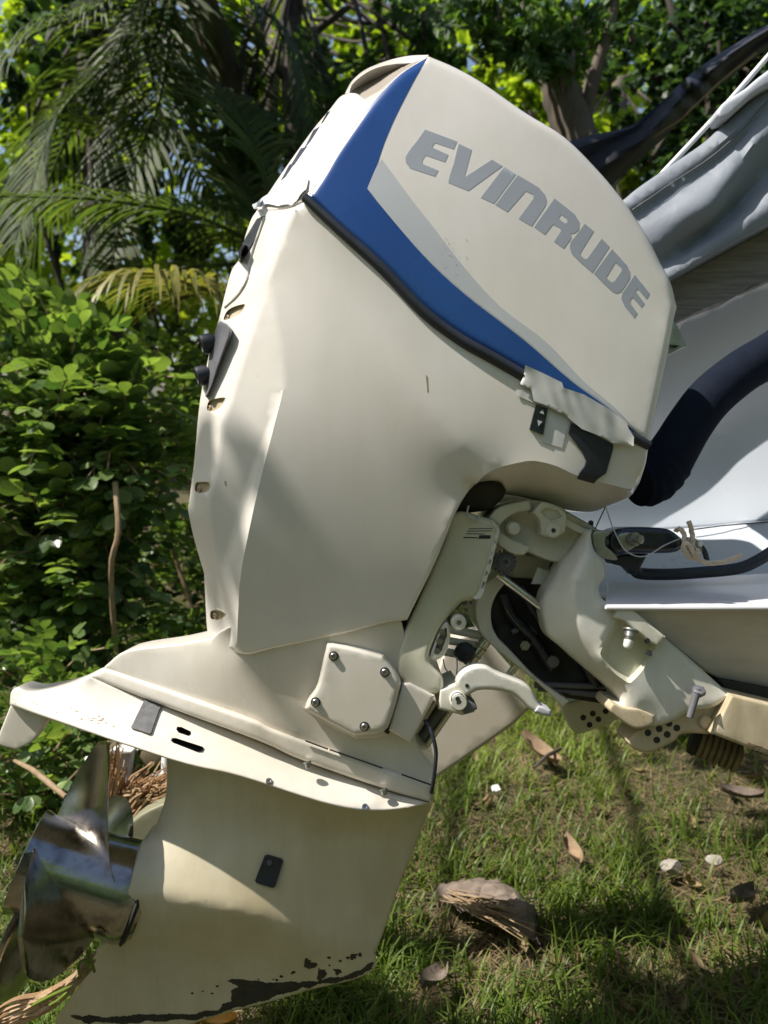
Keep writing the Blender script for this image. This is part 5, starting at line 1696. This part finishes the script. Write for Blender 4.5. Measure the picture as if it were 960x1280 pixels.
bush('leafy_bush', 'low shaded bush behind the propeller at the ground', [(40, 880, 60), (100, 900, 50), (30, 960, 60), (60, 1010, 40), (190, 900, 50), (150, 930, 30), (20, 1040, 40), (50, 1050, 50), (110, 1000, 40), (20, 1100, 40)], 2.85, 420, .05, 150, M['bushmass'], 3, per=3)

bush('leafy_bush', 'deep shaded undergrowth behind the two left bushes', [(120, 600, 60), (230, 600, 50), (180, 700, 60), (240, 760, 60), (160, 800, 60), (60, 820, 60), (220, 860, 50), (20, 900, 50), (250, 500, 40)], 5.3, 420, .10, 60, M['hedge'], 4)
# ---- palms
def frond(path, parent, mat, n=46, leaf_l=.55, width=.032, droop=.5, twist_=0., name='frond'):
    pts = cr(path, 8)
    k = len(pts)
    seglen = [0.]
    for i in range(1, k):
        seglen.append(seglen[-1] + np.linalg.norm(pts[i] - pts[i - 1]))
    tot = seglen[-1]
    rv, rf = tube_data(pts, [.022 * (1 - .85 * s / tot) + .002 for s in seglen], 6)
    V = [np.array(v_) for v_ in rv]
    Fc, tone = [], []
    for q in rf:
        for i in range(1, len(q) - 1):
            Fc.append((q[0], q[i], q[i + 1])); tone.append(.5)
    for i in range(n):
        s = tot * (.10 + .90 * (i + .5) / n)
        j = min(np.searchsorted(seglen, s), k - 1)
        t0 = (s - seglen[j - 1]) / (seglen[j] - seglen[j - 1] + 1e-9)
        p = pts[j - 1] + (pts[j] - pts[j - 1]) * t0
        tg = pts[j] - pts[j - 1]; tg /= np.linalg.norm(tg) + 1e-9
        sd_ = np.cross(tg, (0, 0, 1.)); sd_ /= np.linalg.norm(sd_) + 1e-9
        un = np.cross(sd_, tg)
        u_ = s / tot
        Lf = leaf_l * (.45 + .75 * math.sin(math.pi * min(1, .2 + u_ * .78))) * RNG.uniform(.85, 1.1)
        for sgn in (-1, 1):
            d = sd_ * sgn * .8 + tg * (.45 + .6 * u_) + un * (.25 + twist_) + RNG.normal(0, .07, 3)
            d /= np.linalg.norm(d)
            wv = np.cross(d, un); wv /= np.linalg.norm(wv) + 1e-9
            c = p.copy(); b0 = len(V); ns = 5
            tn = np.clip(RNG.normal(.5, .25), 0, 1)
            for q in range(ns + 1):
                f = q / ns
                ww_ = width * .5 * math.sin(math.pi * (.12 + .86 * f)) * (1 if q < ns else .15)
                V.append(c - wv * ww_); V.append(c + wv * ww_)
                d = d + np.array((0, 0, -droop * 2.2 / ns)) * (.4 + f); d /= np.linalg.norm(d)
                c = c + d * Lf / ns
            for q in range(ns):
                a_ = b0 + 2 * q
                Fc += [(a_, a_ + 1, a_ + 3), (a_, a_ + 3, a_ + 2)]; tone += [tn, tn]
    return fast(name, np.array(V), np.array(Fc), mat, np.array(tone), parent, smooth=True)


def palm(label, crown, trunk_path, tr, fronds, mats):
    b0 = np.array(trunk_path[0]); b0[2] = 0
    root = empty('palm_tree', b0, label, 'palm tree')
    rs = [tr * (1.1 + .06 * (i % 2)) for i in range(len(trunk_path) * 4)]
    tp_ = cr(trunk_path, 6)
    tube('trunk', M['bark'], root, tp_, [tr * (1.25 - .35 * i / len(tp_) + .05 * (i % 2)) for i in range(len(tp_))], 14, 180)
    for path, mi, kw in fronds:
        frond([P(*q) for q in path], root, mats[mi], **kw)
    return root


c0 = (225, -60, 6.2)
pt = P(*c0)
palm('tall coconut palm with dark hanging fronds at the upper left', c0, [np.array((pt[0] + 1.15, pt[1] + .2, 0.)), np.array((pt[0] + .95, pt[1] + .15, 1.5)), np.array((pt[0] + .30, pt[1], pt[2] - .8)), pt], .12,
     [([(225, -60, 6.2), (190, 90, 5.9), (240, 200, 5.6), (330, 330, 5.3)], 0, dict(leaf_l=.60, n=100, width=.02, droop=.4)),
      ([(225, -60, 6.2), (150, 60, 6.0), (70, 150, 5.8), (20, 300, 5.6)], 0, dict(leaf_l=.60, n=100, width=.02, droop=.4)),
      ([(225, -60, 6.2), (120, 10, 5.6), (20, 60, 5.2), (-60, 200, 5.0)], 0, dict(leaf_l=.60, n=100, width=.02, droop=.4)),
      ([(225, -60, 6.2), (300, -10, 6.0), (370, 60, 5.8), (400, 190, 5.7)], 0, dict(leaf_l=.58, n=90, width=.02, droop=.4)),
      ([(225, -60, 6.2), (280, 60, 6.6), (330, 150, 6.8), (340, 260, 6.9)], 0, dict(leaf_l=.58, n=90, width=.02, droop=.4)),
      ([(225, -60, 6.2), (170, -60, 6.4), (60, -80, 6.4), (-60, 0, 6.3)], 0, dict(leaf_l=.60, n=100, width=.02, droop=.4)),
      ([(225, -60, 6.2), (200, 120, 5.6), (160, 220, 5.2), (140, 330, 5.0)], 0, dict(leaf_l=.6)),
      ([(225, -60, 6.2), (130, 90, 6.6), (60, 230, 6.9), (30, 380, 7.0)], 0, dict(leaf_l=.8))], [M['palm'], M['palmlit']])
c1 = (360, 330, 5.4)
pt = P(*c1)
palm('young palm half hidden by the motor with one frond coloured sunlit yellow', c1, [np.array((pt[0] + .1, pt[1] + .1, 0.)), np.array((pt[0] + .05, pt[1], .8)), np.array((pt[0], pt[1], pt[2] - .2)), pt], .12,
     [([(360, 375, 5.2), (275, 366, 4.6), (195, 342, 4.1), (135, 348, 3.95), (90, 372, 3.9)], 1, dict(leaf_l=.55, n=80, width=.024, droop=.75)),
      ([(360, 330, 5.4), (260, 275, 5.0), (130, 250, 4.7), (-10, 245, 4.5)], 0, dict(leaf_l=.48, n=60, width=.028, droop=.6)),
      ([(360, 330, 5.4), (300, 230, 5.6), (210, 170, 5.7), (90, 150, 5.8)], 0, dict(leaf_l=.5, n=50)),
      ([(360, 330, 5.4), (330, 220, 5.3), (290, 130, 5.4), (200, 70, 5.6)], 0, dict(leaf_l=.5, n=50)),
      ([(360, 330, 5.4), (300, 330, 5.9), (210, 340, 6.2), (120, 390, 6.4)], 0, dict(leaf_l=.5, n=50))], [M['palm'], M['palmlit']])


# ---- broadleaf trees
def tree(label, trunk, tr, limbs, clumps, n, leafsize, mat, bark, shape=(NARROW, NARROW_T), tone=None, cat='tree', feathery=False):
    b0 = np.array(trunk[0], float)
    root = empty('tree', (b0[0], b0[1], 0.), label, cat)
    tp_ = cr(trunk, 6)
    tube('trunk', bark, root, tp_, [tr * (1.25 - .6 * i / len(tp_)) * (1 + .06 * math.sin(i * 2.3)) for i in range(len(tp_))], 14, 180)
    for lp in limbs:
        q = cr(lp[0], 5)
        tube('limb', bark, root, q, [lp[1] * (1.1 - .7 * i / len(q)) for i in range(len(q))], 9, 180)
    pos, ax, nr, sz = [], [], [], []
    wgt = np.array([c[1] ** 2 for c in clumps]); wgt = wgt / wgt.sum()
    tw = []
    for ci, (c, r) in enumerate(clumps):
        m_ = int(n * wgt[ci])
        c = np.array(c)
        ns = max(4, m_ // 22)
        src = c + RNG.normal(0, r * .15, 3)
        tips = c + norm(RNG.normal(0, 1, (ns, 3))) * (r * RNG.uniform(.35, 1.05, ns)[:, None])
        for tpt in tips:
            d = norm(tpt - src)
            d = d + np.array((0, 0, -.35))
            Ls = r * RNG.uniform(.3, .6)
            per = 22
            f = RNG.random(per)
            p = tpt + d * (Ls * (f - .5))[:, None] + RNG.normal(0, r * .05, (per, 3))
            if feathery:
                sd_ = np.cross(d, RNG.normal(0, 1, 3)); sd_ = norm(sd_)
                a_ = d * .5 + sd_ * np.where(np.arange(per) % 2, 1, -1)[:, None] + RNG.normal(0, .15, (per, 3))
                nn_ = np.cross(d, sd_) + RNG.normal(0, .2, (per, 3))
            else:
                a_ = d + RNG.normal(0, .7, (per, 3))
                nn_ = np.array((0, 0, 1.)) + RNG.normal(0, .6, (per, 3))
            pos.append(p); ax.append(a_); nr.append(nn_); sz.append(leafsize * RNG.uniform(.65, 1.25, per))
        tw.append(tube_data(branch(trunk[-1] if RNG.random() < .5 else c - np.array((0, 0, r)), c, .08), [.02] * 11, 5))
    foliage('crown', np.concatenate(pos), np.concatenate(ax), np.concatenate(nr), np.concatenate(sz), mat, root, shape, tone)
    vs_, fs_ = merge(tw)
    tag(mk('twigs', vs_, fs_, bark, root, 180), kind='stuff')
    return root


def region_clumps(blobs, dr, k):
    out = []
    for x, y, r in blobs:
        for _ in range(k):
            d = RNG.uniform(*dr)
            out.append((P(x + RNG.normal(0, r * .5), y + RNG.normal(0, r * .5), d), r * d / F * RNG.uniform(.45, .8)))
    return out


def base_under(x, y, d):
    p = P(x, y, d); p[2] = 0
    return p


# right hand tree with forked trunk
tr_b = base_under(735, 300, 6.0)
tree('grey barked tree with forked limbs above the motor cover', [tr_b, P(738, 260, 6.0), P(722, 180, 6.0), P(700, 110, 6.0), P(690, 60, 6.0)], .17,
     [([P(725, 175, 6.0), P(745, 90, 5.9), P(765, 20, 5.8), P(775, -40, 5.8)], .055), ([P(700, 110, 6.0), P(670, 60, 5.9), P(655, 0, 5.9)], .07), ([P(715, 150, 6.0), P(735, 110, 6.2), P(722, 40, 6.3)], .045), ([P(735, 250, 6.0), P(700, 205, 5.9), P(660, 140, 5.9)], .06)],
     region_clumps([(680, 30, 55), (720, 50, 40), (640, 60, 45), (750, 20, 45), (690, 80, 35), (620, 20, 50), (790, 10, 40)], (5.2, 6.0), 3), 6500, .075, M['feather'], M['bark'], feathery=True)
# dark trunked tree behind the cowl
tree('dark trunked tree rising behind the top of the motor', [base_under(372, 240, 7.0), P(370, 200, 7.0), P(364, 90, 7.0), P(368, -40, 7.0)], .10,
     [([P(366, 110, 7.0), P(330, 60, 6.9), P(310, 10, 6.9)], .04), ([P(366, 60, 7.0), P(420, 20, 6.9), P(460, -10, 6.8)], .04), ([P(370, 180, 7.0), P(430, 110, 6.8), P(480, 60, 6.7)], .035)],
     region_clumps([(330, 160, 45), (300, 230, 50), (360, 190, 40), (440, 50, 50), (500, 30, 50), (560, 20, 45), (410, 100, 35), (270, 190, 40), (540, 60, 35), (470, 70, 40)], (5.8, 6.8), 3), 7500, .085, M['feather'], M['barkdark'], feathery=True)
# high crown out of view, added to shade the lawn beyond the motor
high = []
for k in range(46):
    x, y, z = RNG.uniform(-2.3, .5), RNG.uniform(2.3, 6.4), RNG.uniform(3.5, 5.0)
    if abs(x + .675 * z - .70) < .85 and abs(y + .07 * z - 3.3) < .95:
        continue
    if z < 1.9 + .52 * y:
        z = 1.9 + .52 * y + RNG.uniform(0, .8)
    high.append((np.array((x, y, z)), RNG.uniform(.35, .6)))
for k in range(24):
    x, y, z = RNG.uniform(-1.7, .1), RNG.uniform(1.9, 3.8), RNG.uniform(4.0, 4.7)
    if not (abs(x + .675 * z - .70) < .85 and abs(y + .07 * z - 3.3) < .95):
        high.append((np.array((x, y, z)), RNG.uniform(.35, .5)))
for c_, r_ in (((-2.40, 1.30, 4.7), .26), ((-2.95, 1.35, 4.5), .32)):  # clumps added out of view to dapple the motor covers
    high.append((np.array(c_), r_))
tree('tall tree added for shade, its high crown overhanging the lawn out of view', [np.array((-2.9, 8.6, 0.)), np.array((-2.85, 8.5, 2.)), np.array((-2.6, 7.8, 4.6)), np.array((-2.0, 6.4, 6.0))], .13,
     [([np.array((-2.6, 7.8, 4.6)), np.array((-1.8, 5.6, 5.0)), np.array((-1.2, 3.2, 4.8))], .07), ([np.array((-2.6, 7.8, 4.6)), np.array((-.8, 6.2, 5.2)), np.array((.2, 4.2, 5.0))], .06)],
     high, 15000, .10, M['feather'], M['barkdark'], shape=(LEAF, LEAF_T))
# dark trees
tree('dense dark green tree behind the tarp at the upper right', [base_under(900, 250, 7.2), P(900, 200, 7.2), P(890, 60, 7.2)], .14, [([P(890, 100, 7.2), P(850, 40, 7.1), P(830, -20, 7.1)], .05)],
     region_clumps([(830, 60, 60), (900, 40, 65), (960, 60, 60), (800, 120, 45), (860, 110, 55), (930, 120, 60), (830, 180, 50), (880, 200, 50), (990, 140, 60)], (6.2, 7.6), 4), 9500, .085, M['hedge'], M['barkdark'], shape=(LEAF, LEAF_T))
tree('shadowy tree filling the gap behind the palms on the left', [base_under(120, 260, 8.0), P(118, 200, 8.0), P(110, 20, 8.0)], .15, [([P(118, 150, 8.0), P(60, 80, 8.0), P(20, 20, 8.0)], .05)],
     region_clumps([(60, 60, 70), (150, 60, 70), (230, 130, 60), (90, 170, 70), (180, 240, 60), (40, 300, 70), (130, 330, 60), (220, 330, 45), (270, 60, 50), (200, 420, 50), (250, 480, 50), (100, 420, 60)], (6.8, 8.4), 3), 6500, .10, M['hedge'], M['barkdark'], shape=(LEAF, LEAF_T))
# bright trees further off
tree('sunny yellow green tree far behind the dark trunk', [base_under(330, 300, 11), P(335, 200, 11), P(345, 20, 11)], .14, [],
     region_clumps([(340, 40, 60), (330, 110, 50), (400, 30, 60), (470, 30, 60), (280, 100, 60), (560, 60, 60), (600, 100, 60), (640, 150, 50), (380, 150, 50), (30, 120, 70), (20, 30, 70), (120, 20, 60), (60, 230, 60)], (10, 12), 3), 8000, .15, M['far'], M['bark'], shape=(LEAF, LEAF_T))
tree('sunny yellow green tree far behind the tarp', [base_under(780, 280, 10), P(775, 200, 10), P(770, 100, 10)], .12, [],
     region_clumps([(760, 160, 40), (800, 190, 50), (680, 150, 50), (790, 100, 50), (850, 230, 50), (780, 240, 50), (700, 60, 60)], (9.5, 11), 3), 3600, .14, M['far'], M['bark'], shape=(LEAF, LEAF_T))
# the wood behind
wood = []
for k in range(330):
    x = RNG.uniform(-15, 15); y = RNG.uniform(13, 18)
    wood.append(((x, y, RNG.uniform(.3, 8.5)), RNG.uniform(.9, 1.6)))
for k in range(420):                       # same wood carried on unseen behind the camera, added to dim skylight
    an = RNG.uniform(math.radians(-35), math.radians(215)); q = RNG.uniform(9, 13)
    wood.append(((q * math.cos(an), -q * math.sin(an) + 1.5, RNG.uniform(.3, 7.0)), RNG.uniform(.9, 1.6)))
pos, ax, nr, sz = [], [], [], []
for c, r in wood:
    m_ = 110
    pos.append(np.array(c) + norm(RNG.normal(0, 1, (m_, 3))) * (r * RNG.uniform(.4, 1, m_)[:, None]))
    ax.append(RNG.normal(0, 1, (m_, 3)) + np.array((0, 0, -.3))); nr.append(RNG.normal(0, .6, (m_, 3)) + np.array((0, -.2, 1)))
    sz.append(RNG.uniform(.18, .34, m_))
wd = foliage('far_wood', np.concatenate(pos), np.concatenate(ax), np.concatenate(nr), np.concatenate(sz), M['far'], None, (LEAF, LEAF_T))
tag(wd, 'far green wood closing off the garden', 'wood', kind='stuff')

# repeats share a group
for stem_, grp in (('fallen_leaf', 'fallen leaves on the lawn'), ('stone', 'stones on the lawn'), ('leafy_bush', 'bushes along the left side'), ('palm_tree', 'palms at the upper left'), ('tree', 'garden trees behind the boat')):
    for o in COL.objects:
        if o.parent is None and o.name.split('.')[0] == stem_:
            o['group'] = grp
motor['group'] = motor2['group'] = 'outboard motors on the transom'
